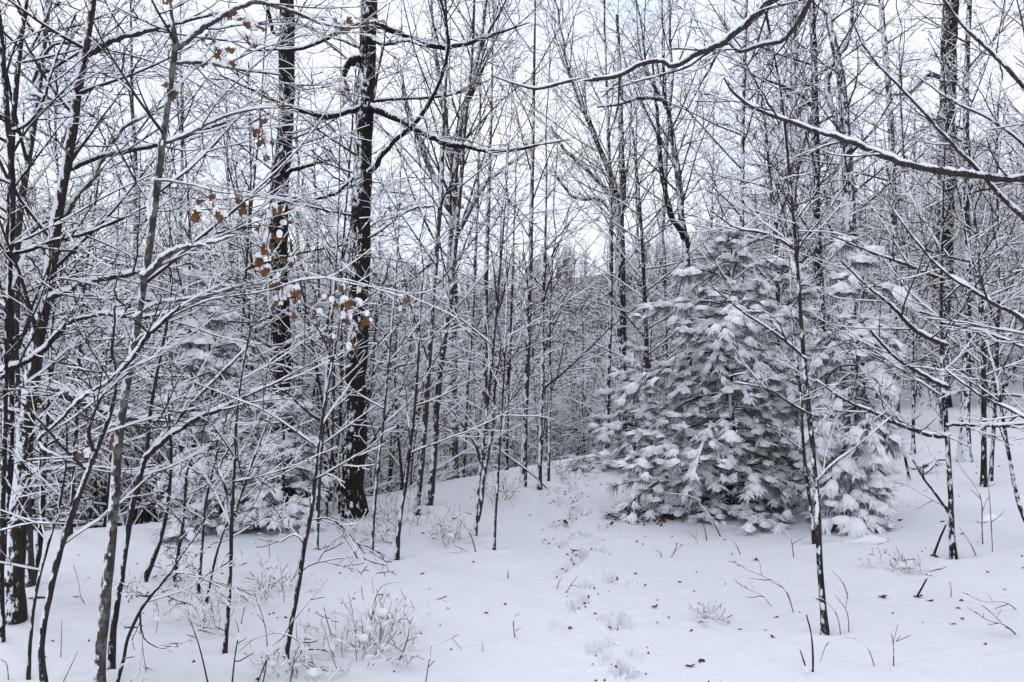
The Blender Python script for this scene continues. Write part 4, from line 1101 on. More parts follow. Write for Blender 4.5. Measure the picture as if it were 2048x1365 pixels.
def wood_label(kind, x, y, right):
    """What it is and the thing in front of which, or beside which, one finds it."""
    px = 1024 + F * x / y
    mx, mark = min(MARKS, key=lambda m: abs(m[0] - px))
    side = 'behind' if abs(px - mx) < 14 else ('right of' if px > mx else 'left of')
    if px < -20: side, mark = 'beyond', 'the left edge'
    if px > 2068: side, mark = 'beyond', 'the right edge'
    far = 'nearer' if y < 22 else 'farther' if y < 36 else 'distant'
    where = 'uphill' if right else 'downhill'
    what = {'thicket': 'snowy thicket', 'sapling': 'snow laced young tree', 'tall': 'tall bare tree'}[kind]
    return f"{what} {far} in the {where} woods {side} {mark}"


WGRP = {('thicket', 0): 'snowy thickets below the crest', ('sapling', 0): 'young trees in the woods below the crest', ('tall', 0): 'tall trees in the woods below the crest',
        ('thicket', 1): 'snowy thickets on the rise', ('sapling', 1): 'young trees in the woods on the rise', ('tall', 1): 'tall trees in the woods on the rise'}
_wr = np.random.default_rng(411)
_count = {}
spots = []


def wood(kind, x, y, rot, sc):
    right = 1 if x > 2.2 and y < crest(x) + 4 else 0
    nm, cat = ('thicket', 'shrub') if kind == 'thicket' else ('bare_tree', 'tree')
    lab, grp = wood_label(kind, x, y, right), WGRP[(kind, right)]
    i = _count.get(kind, 0); _count[kind] = i + 1
    tm, cm = PROTO[kind][i % len(PROTO[kind])]
    z = float(ground(x, y))
    o = thing(nm, lab, cat, (x, y, z), grp, rot, sc)
    t = obj('trunk' if kind != 'thicket' else 'stems', tm, o)
    if kind == 'thicket': t['kind'] = 'stuff'
    c = obj('crown', cm, o)


def top_row(px):
    """Row of the photo that the wood's tops reach, by column."""
    return float(np.interp(px, [-200, 300, 700, 950, 1150, 1400, 1600, 2250], [330, 390, 460, 500, 520, 440, 320, 240]))


tries = 0
want = {'thicket': 120, 'sapling': 225, 'tall': 28}
got = {k: 0 for k in want}
PH = {'sapling': 7.5, 'tall': 17.0}
while sum(got.values()) < sum(want.values()) and tries < 12000:
    tries += 1
    px = _wr.uniform(-200, 2250)
    kind = ('thicket', 'sapling', 'tall')[int(_wr.choice(3, p=(0.3, 0.58, 0.12)))]
    if got[kind] >= want[kind]: continue
    u = _wr.random()
    X0 = (px - 1024) / F
    if kind == 'thicket': Y = 9 + 34 * u
    elif kind == 'sapling': Y = 11 + 50 * u ** 1.2
    else: Y = 20 + 50 * u
    x = X0 * Y
    s = Y - crest(x)
    if px < 1500 and s < (1.0 if kind == 'thicket' else 1.8 if kind == 'sapling' else 6): continue
    if px >= 1500 and Y < (14.5 if kind == 'tall' else 12.5): continue
    if 1060 < px < 1200 and Y < 15: continue
    mid = 760 < px < 1230
    if mid and Y < (16 if kind == 'thicket' else 24): continue
    if mid and kind == 'tall': continue
    if 960 < px < 1190 and kind == 'tall': continue
    if any((x - a) ** 2 + (Y - b) ** 2 < (0.7 + 0.016 * Y) ** 2 for a, b in spots): continue
    sc = _wr.uniform(0.8, 1.2)
    kd = kind
    if kind != 'thicket':
        row = top_row(px) + _wr.uniform(0 if mid else -30, 130) if kind == 'sapling' else _wr.uniform(-250, 250)
        H = EYE + (HOR - row) / F * Y - float(ground(x, Y))
        if H < 2.5 or H > 22: continue
        kd = 'tall' if H > 10.5 else 'sapling'
        sc = H / PH[kd]
    spots.append((x, Y)); got[kind] += 1
    wood(kd, x, Y, _wr.uniform(0, 6.28), sc)


def scatter(name, label, meshes, spots_, seed):
    """Ground cover nobody could count: points that each carry one of a few clumps; the clumps themselves stand among them."""
    rng = np.random.default_rng(seed)
    src = []
    for k, me in enumerate(meshes):
        x, y, s = spots_[k]
        o = obj(name + '_clump', me, None, (x, y, float(ground(x, y))))
        o.scale = (s, s, s)
        src.append(tag(o, label, None, None, 'stuff'))
    pts = spots_[len(meshes):]
    n = len(pts)
    me = bpy.data.meshes.new(name)
    me.vertices.add(n)
    co = np.array([(x, y, float(ground(x, y))) for x, y, s in pts], np.float32)
    me.vertices.foreach_set('co', co.ravel())
    me.attributes.new('size', 'FLOAT', 'POINT').data.foreach_set('value', np.array([p[2] for p in pts], np.float32))
    rot = np.column_stack([rng.normal(0, 0.03, n), rng.normal(0, 0.03, n), rng.uniform(0, 6.28, n)]).astype(np.float32)
    me.attributes.new('turn', 'FLOAT_VECTOR', 'POINT').data.foreach_set('vector', rot.ravel())
    me.attributes.new('pick', 'INT', 'POINT').data.foreach_set('value', rng.integers(0, len(meshes), n).astype(np.int32))
    o = obj(name, me)
    tag(o, label, None, None, 'stuff')
    ng = bpy.data.node_groups.new(name, 'GeometryNodeTree')
    ng.interface.new_socket('Geometry', in_out='INPUT', socket_type='NodeSocketGeometry')
    ng.interface.new_socket('Geometry', in_out='OUTPUT', socket_type='NodeSocketGeometry')
    N, L = ng.nodes, ng.links
    gi, go = N.new('NodeGroupInput'), N.new('NodeGroupOutput')
    inst, join = N.new('GeometryNodeInstanceOnPoints'), N.new('GeometryNodeJoinGeometry')

    def attr(nm, typ):
        a = N.new('GeometryNodeInputNamedAttribute')
        a.data_type = typ
        a.inputs['Name'].default_value = nm
        return a.outputs['Attribute']
    for s in src:
        oi = N.new('GeometryNodeObjectInfo')
        oi.inputs['Object'].default_value = s
        oi.inputs['As Instance'].default_value = True
        L.new(oi.outputs['Geometry'], join.inputs['Geometry'])
    L.new(gi.outputs[0], inst.inputs['Points'])
    L.new(join.outputs['Geometry'], inst.inputs['Instance'])
    inst.inputs['Pick Instance'].default_value = True
    L.new(attr('pick', 'INT'), inst.inputs['Instance Index'])
    L.new(attr('turn', 'FLOAT_VECTOR'), inst.inputs['Rotation'])
    L.new(attr('size', 'FLOAT'), inst.inputs['Scale'])
    L.new(inst.outputs['Instances'], go.inputs[0])
    o.modifiers.new('scatter', 'NODES').node_group = ng


# the woods on the far slopes: one mass nobody could count
def far_woods():
    rng = np.random.default_rng(500)
    meshes = []
    for k in range(7):
        a = Acc()
        H = 14.0
        P = np.column_stack([np.cumsum(rng.normal(0, 0.12, (7, 2)), 0), np.linspace(-0.5, H, 7)])
        R = np.linspace(0.13, 0.03, 7)
        twigs(a, P[None], R[None], 0.0, 4, rng=rng)
        A, RA = spawn(P[None], R[None], 24, 0.10, 1, 44, 9, (2.4, 4.6), K=5, wob=0.07, rise=0.06, rmax=0.04, rmin=0.02, shrink=0.55, rng=rng)
        twigs(a, A, RA, 0.02, 3, bare=0.35, rng=rng, heavy=0.35)
        B, RB = spawn(A, RA, 6, 0.1, 1, 42, 12, (0.35, 0.65), rel=True, K=3, wob=0.09, rmin=0.013, rng=rng)
        twigs(a, B, RB, 0.014, 3, bare=0.4, rng=rng, heavy=0.35)
        C, RC = spawn(B, RB, 3, 0.1, 1, 42, 12, (0.4, 0.7), rel=True, K=2, wob=0.09, rmin=0.010, rng=rng)
        twigs(a, C, RC, 0.012, 3, bare=0.4, rng=rng, heavy=0.35)
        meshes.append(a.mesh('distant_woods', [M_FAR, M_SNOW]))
    pts = []
    for k in range(1500):
        Y = 48 + 300 * rng.random() ** 1.25
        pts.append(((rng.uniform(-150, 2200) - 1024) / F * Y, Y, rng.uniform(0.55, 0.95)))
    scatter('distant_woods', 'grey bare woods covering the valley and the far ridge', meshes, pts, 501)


def undergrowth():
    rng = np.random.default_rng(520)
    meshes = []
    for k in range(6):
        a = Acc()
        n = 4
        P = np.empty((n, 6, 3)); P[:, 0] = rng.normal(0, 0.45, (n, 3)) * [1, 1, 0] - [0, 0, 0.1]
        d = unit(np.concatenate([rng.normal(0, 0.16, (n, 2)), np.ones((n, 1))], 1))
        st = rng.uniform(0.4, 0.8, (n, 1))
        for j in range(1, 6):
            d = unit(d + rng.normal(0, 0.06, (n, 3)))
            P[:, j] = P[:, j - 1] + d * st
        R = np.linspace(0.014, 0.004, 6)[None].repeat(n, 0)
        twigs(a, P, R, 0.004, 4, rng=rng)
        A, RA = spawn(P, R, 11, 0.08, 1, 56, 12, (0.7, 1.5), K=5, wob=0.07, rise=0.02, rmax=0.006, rmin=0.003, rng=rng)
        twigs(a, A, RA, 0.010, 3, rng=rng, heavy=0.85, bare=0.05)
        B, RB = spawn(A, RA, 6, 0.1, 1, 44, 12, (0.3, 0.6), rel=True, K=3, wob=0.09, flat=0.6, rmin=0.0026, rng=rng)
        twigs(a, B, RB, 0.009, 3, rng=rng, heavy=0.85, bare=0.08)
        C, RC = spawn(B, RB, 2, 0.2, 1, 44, 12, (0.4, 0.7), rel=True, K=2, wob=0.09, flat=0.6, rmin=0.0024, rng=rng)
        twigs(a, C, RC, 0.008, 3, rng=rng, heavy=0.85, bare=0.1)
        meshes.append(a.mesh('undergrowth', [M_WOODS, M_SNOW]))
    pts = []
    while len(pts) < 760:
        Y = 10 + 55 * rng.random() ** 1.25
        px = rng.uniform(-150, 2200)
        x = (px - 1024) / F * Y
        s = Y - crest(x)
        if 760 < px < 1230 and Y < 19: continue
        if (px < 1500 and s > 1.8) or (px >= 1500 and Y > 15 + 6 * rng.random()):
            pts.append((x, Y, rng.uniform(0.65, 1.3) * (1 + 0.010 * Y)))
    scatter('undergrowth', 'tangled snow coated undergrowth filling the woods between the trunks', meshes, pts, 521)


far_woods()
undergrowth()
# ------------------------------------------------------------------ brown leaves still hanging on the grey tree, capped with snow
def leaf_mesh(seed, L=0.105, W=0.082):
    rng = np.random.default_rng(seed)
    s = np.linspace(0, 1, 9)
    lob = np.array([0.06, 0.35, 0.55, 0.38, 0.95, 0.55, 0.85, 0.42, 0.05]) * rng.uniform(0.85, 1.15, 9)
    curl = rng.uniform(0.5, 1.5); fold = rng.uniform(0.3, 1.0)
    V = []
    for i in range(9):
        w = W / 2 * lob[i]
        a = curl * s[i] * 1.3
        y, z = L * math.sin(a) / max(curl * 1.3, .01) * 0.6, -L * s[i] * (1 - 0.12 * a)
        for j in (-1, 0, 1):
            V.append((j * w, y + fold * abs(j) * w + rng.normal(0, .002), z + rng.normal(0, .002)))
    q = [(3 * i + j, 3 * i + j + 1, 3 * i + j + 4, 3 * i + j + 3) for i in range(8) for j in (0, 1)]
    a = Acc(); a.add(V, q)
    return a.mesh('leaf', [M_LEAF])


def cap_mesh(seed, r=0.024, h=0.024):
    """A rounded lump of snow lying over a leaf."""
    rng = np.random.default_rng(seed)
    rings, seg = 6, 10
    V = []
    lob = 1 + 0.22 * np.sin(np.arange(seg) * 2.1 + seed) + rng.uniform(-0.12, 0.12, seg)
    for k in range(rings):
        t = -0.75 + 2.25 * k / rings
        for j in range(seg):
            a = j / seg * 2 * math.pi
            rad = r * math.cos(t) * lob[j] * rng.uniform(0.93, 1.07)
            V.append((math.cos(a) * rad, math.sin(a) * rad * 0.72, h * math.sin(t) * (1.5 if t < 0 else 1.0) + rng.normal(0, .0012)))
    V.append((0, 0, h))
    q = [(k * seg + j, k * seg + (j + 1) % seg, (k + 1) * seg + (j + 1) % seg, (k + 1) * seg + j) for k in range(rings - 1) for j in range(seg)]
    t = [((rings - 1) * seg + j, (rings - 1) * seg + (j + 1) % seg, rings * seg) for j in range(seg)]
    a = Acc(); a.add(V, q, 0, t, 0)
    return a.mesh('snow_cover', [M_SNOW])


LEAVES = [leaf_mesh(600 + i) for i in range(5)]
CAPS = [cap_mesh(620 + i) for i in range(4)]
_lr = np.random.default_rng(640)
from mathutils import Euler, Matrix


def project(P):
    Q = P - np.array([0, 0, EYE])
    c, s = math.cos(PITCH), math.sin(PITCH)
    y = Q[:, 1] * c - Q[:, 2] * s
    z = Q[:, 1] * s + Q[:, 2] * c
    return np.stack([1024 + F * Q[:, 0] / y, 682.5 - F * z / y], 1)


def leafy_twig(tree, pts, n, snow=0.75, spread=0.03, size=1.0):
    """A thin twig that hangs from the nearest limb of the tree, with leaves along it."""
    best = None
    for LP, LR in LINES[tree.name] + [(P5, R5)]:
        d = np.linalg.norm(project(LP) - np.array(pts[0]), axis=1)
        i = int(np.argmin(d))
        if best is None or d[i] < best[0]: best = (d[i], LP[i])
    start = best[1]
    rows = [start] + [at(x, y, start[1]) + [0, _lr.normal(0, .03), 0] for x, y in pts]
    P = smooth_line(rows, 14)
    R = np.linspace(0.0034, 0.0018, 14)
    off = np.array(tree.location)
    a = Acc()
    twigs(a, P[None], R[None], 0.004, 4, bare=0, rng=_lr)
    tw = obj('twig', a.mesh('twig', [M_TWIG, M_SNOW], off), tree)
    for k in range(n):
        f = np.clip(0.2 + 0.8 * (k + _lr.random()) / n, 0, 1) * 13
        i = min(int(f), 12)
        p = P[i] + (P[i + 1] - P[i]) * (f - i) + _lr.normal(0, spread, 3) * [1, 0.5, 0.35]
        lf = obj('leaf', LEAVES[int(_lr.integers(5))], tree, Vector(p - off))
        s = _lr.uniform(0.45, 0.78) * size
        lf.rotation_euler = (_lr.normal(0.1, 0.35), _lr.normal(0, 0.45), _lr.uniform(0, 6.28))
        lf.scale = (s, s, s)
        if _lr.random() < snow:
            cp = obj('snow_cover', CAPS[int(_lr.integers(4))], lf)
            inv = lf.rotation_euler.to_matrix().inverted()
            up = inv @ Vector((0, 0, 1))
            cp.location = Vector((0, 0, -0.022)) + up * 0.006
            cp.rotation_euler = inv.to_euler()
            q = _lr.uniform(0.55, 1.2)
            cp.scale = (q * 1.1, q, q * _lr.uniform(0.8, 1.6))


for pts, n, sn in [
        ([(336, -10), (334, 8)], 2, .3), ([(480, 10), (490, 25), (502, 55), (515, 90)], 9, .7), ([(418, 55), (424, 80), (434, 110), (440, 130)], 6, .9),
        ([(352, 160), (362, 175)], 2, .6), ([(640, 40), (644, 45)], 2, .5), ([(690, 40), (692, 40)], 3, .8), ([(735, 38), (736, 40)], 2, .5),
        ([(520, 225), (526, 255), (530, 285), (538, 320)], 8, .9), ([(425, 380), (424, 395), (430, 415), (434, 435)], 6, .8), ([(488, 400), (491, 430)], 1, .2),
        ([(556, 402), (556, 430), (540, 465), (533, 505), (546, 545), (566, 590)], 17, .8), ([(566, 408), (572, 415), (570, 435)], 4, .95),
        ([(588, 565), (594, 600), (596, 625)], 4, .9), ([(562, 570), (560, 598), (566, 612)], 3, .7), ([(690, 566), (690, 590), (694, 625)], 5, .95), ([(714, 572), (716, 600), (724, 640)], 6, .8),
        ([(688, 640), (684, 672), (692, 705)], 4, .9), ([(798, 600), (799, 612)], 2, .7), ([(660, 565), (656, 640)], 2, .95), ([(606, 570), (607, 738)], 1, 0),
        ([(186, 892), (184, 900)], 3, .8), ([(215, 870), (216, 880)], 2, .9), ([(555, 205), (560, 208)], 1, 0)]:
    leafy_twig(T5, pts, n, sn)
leafy_twig(O2[0], [(678, 165), (684, 190)], 4, .7, size=1.6)


# ------------------------------------------------------------------ twigs and stalks that poke out of the snow
def stalk(name, label, lines, w=3.0, cat='twig', group=None, snow=0.003, twig=0, mat=None):
    rng = np.random.default_rng(int(lines[0][0][0] * 7 + lines[0][0][1]))
    b = hit(*lines[0][0])
    a = Acc()
    first = None
    for k, ln in enumerate(lines):
        n = len(ln)
        rows = []
        for i, (x, y) in enumerate(ln):
            p = at(x, y, b[1] + rng.normal(0, 0.03) * (i > 0))
            p[2] = max(p[2], float(ground(p[0], p[1])) + 0.006) if i else p[2]
            rows.append(p)
        if k == 0: rows[0] = rows[0] - [0, 0, 0.05]
        P = smooth_line(rows, 5 * n)
        R = np.linspace(w, w * 0.4, 5 * n) * 0.38 / F * b[1] * (1 if k == 0 else 0.75)
        twigs(a, P[None], R[None], snow, 4, bare=0.0, rng=rng)
        if twig:
            A, RA = spawn(P[None], R[None], twig, 0.3, 0.98, 45, 12, (0.06, 0.2), K=4, wob=0.1, rmin=0.0012, rng=rng)
            twigs(a, A, RA, snow, 3, rng=rng)
    o = obj(name, a.mesh(name, [mat or (M_TWIG if w > 4 else M_PALE), M_SNOW], b), None, b)
    tag(o, label, cat, group)
    return o


STALKS = [
    ('forked stalk with knobby tips at the bottom edge right of the brambles', [[(848, 1368), (859, 1320), (871, 1294), (892, 1281), (910, 1274)]], 3.5, 4),
    ('low slanting stalk between the brambles and the knobby forked stalk', [[(800, 1342), (821, 1320), (839, 1310)]], 3, 2),
    ('single straight straw standing in open snow below the hooked twig', [[(967, 1303), (965, 1288), (964, 1270)]], 2, 0),
    ('hooked curled twig with a side arm in the open snow left of the trail', [[(1033, 1275), (1027, 1250), (1031, 1232), (1038, 1228)], [(1031, 1262), (1040, 1256), (1048, 1254)]], 4, 0),
    ('short dark upright stub in the open snow left of the trail', [[(1017, 1158), (1016, 1142)]], 5, 0),
    ('thin arched stem bending down to the snow by the twin stemmed sapling', [[(955, 1104), (942, 1072), (921, 1040), (899, 1022)]], 3, 1),
    ('low hoop of a stem just left of the lone thin sapling', [[(951, 1107), (931, 1100), (914, 1106), (899, 1122)]], 3, 2),
    ('small forked twig lying beside the footprints', [[(1122, 1187), (1141, 1171), (1155, 1152)], [(1141, 1171), (1150, 1171), (1160, 1176)]], 4, 0),
    ('short slanted twig next to the small forked twig by the footprints', [[(1109, 1182), (1116, 1170), (1122, 1157)]], 3, 0),
    ('little curved twig with upturned end on the snow before the large pine', [[(1330, 1115), (1349, 1104), (1353, 1086), (1349, 1077)]], 3.5, 2),
    ('tiny bent twig beside the upturned twig before the large pine', [[(1324, 1115), (1321, 1106), (1310, 1100)]], 4, 0),
    ('long branched stalk arching left over the snow before the slim right sapling', [[(1591, 1225), (1577, 1193), (1559, 1168), (1530, 1154), (1495, 1139), (1465, 1122)]], 3.5, 6),
    ('branched stalk lying lower left of the long arching one', [[(1557, 1214), (1527, 1193), (1509, 1184), (1481, 1172)]], 3, 5),
    ('long thin cane slanting in front of the large pine down to the snow', [[(1447, 1074), (1424, 1040), (1399, 1008), (1378, 992), (1335, 987)]], 3.5, 1),
    ('slender cane in the snow right of the slanting cane before the large pine', [[(1486, 1110), (1470, 1086), (1449, 1065)]], 3, 0),
    ('cane leaning out from beneath the large pine toward the drooping pine', [[(1568, 1031), (1530, 1011), (1491, 987)]], 4, 1),
    ('upright twig in the snow just below the leaf littered patch', [[(1415, 1083), (1411, 1065), (1403, 1040)]], 3.5, 1),
    ('sprawling twig crumb beside the upright twig below the leaf patch', [[(1406, 1088), (1392, 1079), (1381, 1068)]], 3, 4),
    ('bent wand in the snow under the left boughs of the drooping pine', [[(1589, 1113), (1582, 1079), (1571, 1065), (1545, 1049)]], 3, 2),
    ('dark double stub with bark poking up at the bottom edge below the slim right sapling', [[(1621, 1353), (1626, 1333), (1623, 1273), (1613, 1230)], [(1616, 1348), (1606, 1318), (1600, 1300)]], 7, 0),
    ('upright stalk with a forked top near the bottom right', [[(1787, 1335), (1787, 1292), (1782, 1267)], [(1787, 1296), (1794, 1282), (1801, 1271)]], 3.5, 1),
    ('thick crooked twig pointing up and right on the snow at right', [[(1826, 1192), (1856, 1153), (1856, 1145), (1881, 1136)]], 5, 1),
    ('forked branch end sticking out of the snow at the lower right edge', [[(2048, 1265), (2011, 1251), (1975, 1240), (1950, 1223)], [(2015, 1252), (2000, 1242), (1988, 1232)]], 5, 3),
    ('long low twig reaching in from the right edge above the forked branch end', [[(2048, 1214), (2011, 1205), (1968, 1203), (1922, 1183)]], 3.5, 3),
    ('small upright twig right of the thick crooked twig', [[(1902, 1193), (1902, 1175), (1897, 1162)]], 3, 0),
    ('tall bowed stalk close to the right of the slim right sapling', [[(1698, 1271), (1695, 1228), (1673, 1193), (1664, 1178)]], 3.5, 1),
    ('bowed stalk crossing the foot of the slim right sapling', [[(1684, 1274), (1675, 1235), (1652, 1203), (1624, 1194)]], 3, 1),
    ('straight slanted stalk above the bowed stalks at the slim right sapling', [[(1700, 1198), (1687, 1168), (1664, 1141)]], 3, 0),
    ('thin hoop of a stem arching over the snow at the bottom right', [[(1753, 1329), (1737, 1299), (1712, 1278), (1684, 1276), (1655, 1288), (1640, 1326)]], 3, 0),
    ('dead prop leaning on the foot of the speckled right sapling', [[(1863, 1109), (1879, 1079), (1893, 1047), (1911, 1000)]], 6, 0),
    ('slanting stalk right of the speckled right sapling', [[(1961, 1118), (1940, 1086), (1918, 1054)]], 3, 0),
    ('tall straight wand on the rise near the brown log', [[(1986, 1105), (1982, 1040), (1977, 972), (1970, 940)]], 3, 2),
    ('tall crooked stalk left of the straight wand near the brown log', [[(1966, 1090), (1964, 1050), (1963, 1004), (1950, 972), (1922, 937)]], 3.5, 3),
    ('straight bare twig slanting in the bottom left corner snow', [[(115, 1368), (156, 1303)]], 3, 0),
    ('small hooked stalk at the very bottom left corner', [[(18, 1363), (14, 1331), (2, 1319)]], 3.5, 0),
    ('thin upright straw between the two curved corner saplings', [[(121, 1315), (124, 1239)]], 3, 0),
    ('long slanting branch stuck in the snow, crossing the leaning snow sided sapling', [[(507, 1368), (535, 1317), (567, 1271), (592, 1235), (656, 1157)]], 4.5, 2),
    ('bent stem rising right below the straight forked sapling', [[(462, 1368), (471, 1306), (485, 1235), (489, 1214)]], 5, 4),
    ('hooped stem curling over at the top, left of the slanting branch', [[(521, 1368), (533, 1324), (533, 1271), (521, 1221), (507, 1194), (496, 1196)]], 4, 3),
    ('sprawling cane arching left across the snow below the leaning snow sided sapling', [[(578, 1363), (588, 1324), (604, 1303), (599, 1285), (571, 1269), (535, 1269), (475, 1292)]], 4, 4),
    ('thin wand standing behind the brambles on their left', [[(668, 1271), (649, 1221), (643, 1171)]], 3, 1),
    ('thin arching wand behind the brambles, bent over to the right', [[(741, 1264), (746, 1221), (759, 1178), (784, 1166), (809, 1164)]], 3, 1),
    ('branched stalk at the right side of the brambles', [[(786, 1331), (817, 1271), (812, 1221)]], 4, 5),
    ('straight stem slanting out of the bottom edge, left of the bent stem', [[(421, 1368), (400, 1299), (380, 1240)]], 4.5, 1),
    ('dark straight stalk in the snow beside the pale sapling at the big oak', [[(723, 1120), (700, 1090), (660, 1040)]], 4, 2),
    ('bare stick lying on the snow between big oak and slim dark sapling', [[(820, 1086), (770, 1082), (720, 1076)]], 4.5, 2),
]
for lab, lines, w, tw in STALKS:
    stalk('twig', lab, lines, w, twig=tw)

stalk('leaning_pole', 'dead pole leaning against the trees at the head of the trail', [[(1107, 979), (1070, 953), (1027, 921), (985, 890)]], 6, 'pole', snow=0.012)


def logthing(name, label, pts, Y=None, cat='log', bark=None, snow=0.02, gap=0.0):
    rng = np.random.default_rng(int(pts[0][0]))
    if Y is None: Y = hit(pts[0][0], pts[0][1])[1]
    P, R = line3(pts, Y, 0, 16, 0.05, rng)
    root = thing(name, label, cat, P[0])
    a = Acc(); round_tube(a, P, bumpy(R, rng, .15), 9, 0)
    br = obj('wood', a.mesh('wood', [bark or M_BROWN], P[0]), root)
    s = Acc(); snow_ridge(s, P, R, snow, rng)
    obj('snow_cover', s.mesh('snow_cover', [M_SNOW], P[0]), root)


logthing('broken_limb', 'dark broken limb with splintered end hanging among the left trunks', [(40, 752, 16), (75, 768, 22), (115, 780, 25), (150, 792, 26), (180, 808, 22), (205, 826, 15), (240, 834, 12), (290, 840, 10), (352, 843, 6)], 6.4, 'branch')
logthing('fallen_log', 'snow covered stick lying on the rise left of the pale topped trunk', [(1818, 938, 9), (1850, 930, 10), (1880, 928, 10), (1905, 938, 9), (1922, 948, 7)])
logthing('fallen_log', 'shorter snowy stick crossing behind the one on the rise', [(1836, 948, 8), (1858, 936, 8), (1876, 922, 7), (1900, 920, 5)])
logthing('fallen_log', 'reddish brown log half buried in snow near the right edge', [(1950, 1043, 10), (1975, 1044, 16), (2000, 1046, 13), (2012, 1046, 6)], cat='log')
logthing('fallen_log', 'dark log under a snow hump at the foot of the drooping pine', [(1690, 1090, 12), (1715, 1090, 14), (1745, 1085, 13), (1772, 1083, 8)])
logthing('fallen_branch', 'snow loaded branch fallen across the snow behind the bottom left saplings', [(30, 1172, 14), (75, 1190, 13), (115, 1215, 12), (145, 1240, 10), (170, 1266, 7)], cat='branch')
logthing('fallen_branch', 'thinner branch beside the snow loaded one behind the bottom left saplings', [(40, 1200, 8), (90, 1192, 8), (130, 1230, 7), (165, 1268, 5)], cat='branch')


# brambles and low bushes half buried in the snow
def bush(label, px, py, r, h, n, name='bramble_bush', seed=1):
    rng = np.random.default_rng(seed)
    b = hit(px, py)
    root = thing(name, label, 'bush', b)
    P = np.empty((n, 7, 3))
    xy = rng.normal(0, r * 0.45, (n, 2))
    P[:, 0, :2] = b[:2] + xy
    P[:, 0, 2] = ground(P[:, 0, 0], P[:, 0, 1]) - 0.03
    d = unit(np.concatenate([xy / r * 0.6 + rng.normal(0, 0.35, (n, 2)), np.ones((n, 1))], 1))
    L = rng.uniform(0.5, 1.1, n) * h
    for k in range(1, 7):
        d = unit(d + rng.normal(0, 0.12, (n, 3)) + [0, 0, -0.05])
        P[:, k] = P[:, k - 1] + d * (L / 6)[:, None]
    P[:, 1:, 2] = np.maximum(P[:, 1:, 2], ground(P[:, 1:, 0], P[:, 1:, 1]) + 0.01)
    R = np.linspace(0.0016, 0.0009, 7)[None].repeat(n, 0)
    a = Acc()
    twigs(a, P, R, 0.006, 4, rng=rng)
    obj('stems', a.mesh('stems', [M_PALE, M_SNOW], b), root)['kind'] = 'stuff'
    c = Acc()
    A, RA = spawn(P, R, 4, 0.2, 1, 50, 12, (0.05, 0.16), K=4, wob=0.1, rmin=0.0009, rng=rng)
    twigs(c, A, RA, 0.009, 3, rng=rng, heavy=0.85)
    B, RB = spawn(A, RA, 2, 0.2, 1, 50, 12, (0.4, 0.7), rel=True, K=2, rmin=0.001, rng=rng)
    twigs(c, B, RB, 0.008, 3, rng=rng, heavy=0.85)
    obj('crown', c.mesh('crown', [M_PALE, M_SNOW], b), root)
    s = Acc()
    k = max(3, n // 4)
    cap = CAPS[0]
    v0 = np.array([v.co[:] for v in cap.vertices]); 
    q0 = [tuple(p.vertices) for p in cap.polygons if len(p.vertices) == 4]; t0 = [tuple(p.vertices) for p in cap.polygons if len(p.vertices) == 3]
    for i in rng.choice(n, k, replace=False):
        s.add(v0 * rng.uniform(0.5, 1.1) * [1.3, 1.3, 0.7] + P[i, int(rng.integers(2, 5))], q0, 0, t0, 0)
    sc = obj('snow_lumps', s.mesh('snow_lumps', [M_SNOW], b), root)
    sc['kind'] = 'stuff'


bush('pale twiggy bramble bush full of snow lumps at the bottom left of centre', 715, 1310, 0.22, 0.34, 22, seed=701)
bush('snow filled bramble bush on the right of the twiggy one at the bottom', 770, 1290, 0.18, 0.30, 15, seed=702)
bush('low sparse bush at the bottom edge between the leaning sapling and the brambles', 575, 1345, 0.12, 0.2, 12, seed=703)
bush('low sparse bush right of the foot of the left pine', 548, 1190, 0.22, 0.22, 16, seed=704)
bush('tangle of low stems in the snow left of the straight forked sapling', 400, 1250, 0.3, 0.28, 16, seed=705)
bush('low tangle of stems beneath the left pine', 330, 1180, 0.35, 0.3, 18, seed=706)
bush('small clump of weeds with a snow cushion right of the thin stem pair', 900, 1085, 0.12, 0.22, 14, seed=707)
bush('row of low brush along the brink left of the slim speckled tree', 800, 1040, 0.3, 0.35, 22, seed=708)
bush('low brush at the foot of the straight dark tree at the trail head', 1005, 1000, 0.3, 0.4, 20, seed=709)
bush('low brush at the end of the trail before the thicket', 1130, 955, 0.35, 0.35, 20, seed=710)
bush('wispy pale weeds in the snow between crooked twig and speckled right sapling', 1785, 1140, 0.2, 0.16, 10, seed=711)
bush('small dried flower clump in the open snow right of the trail', 1422, 1238, 0.05, 0.09, 9, seed=712)
bush('low brush under the big oak on its right side', 772, 1075, 0.25, 0.3, 18, seed=713)

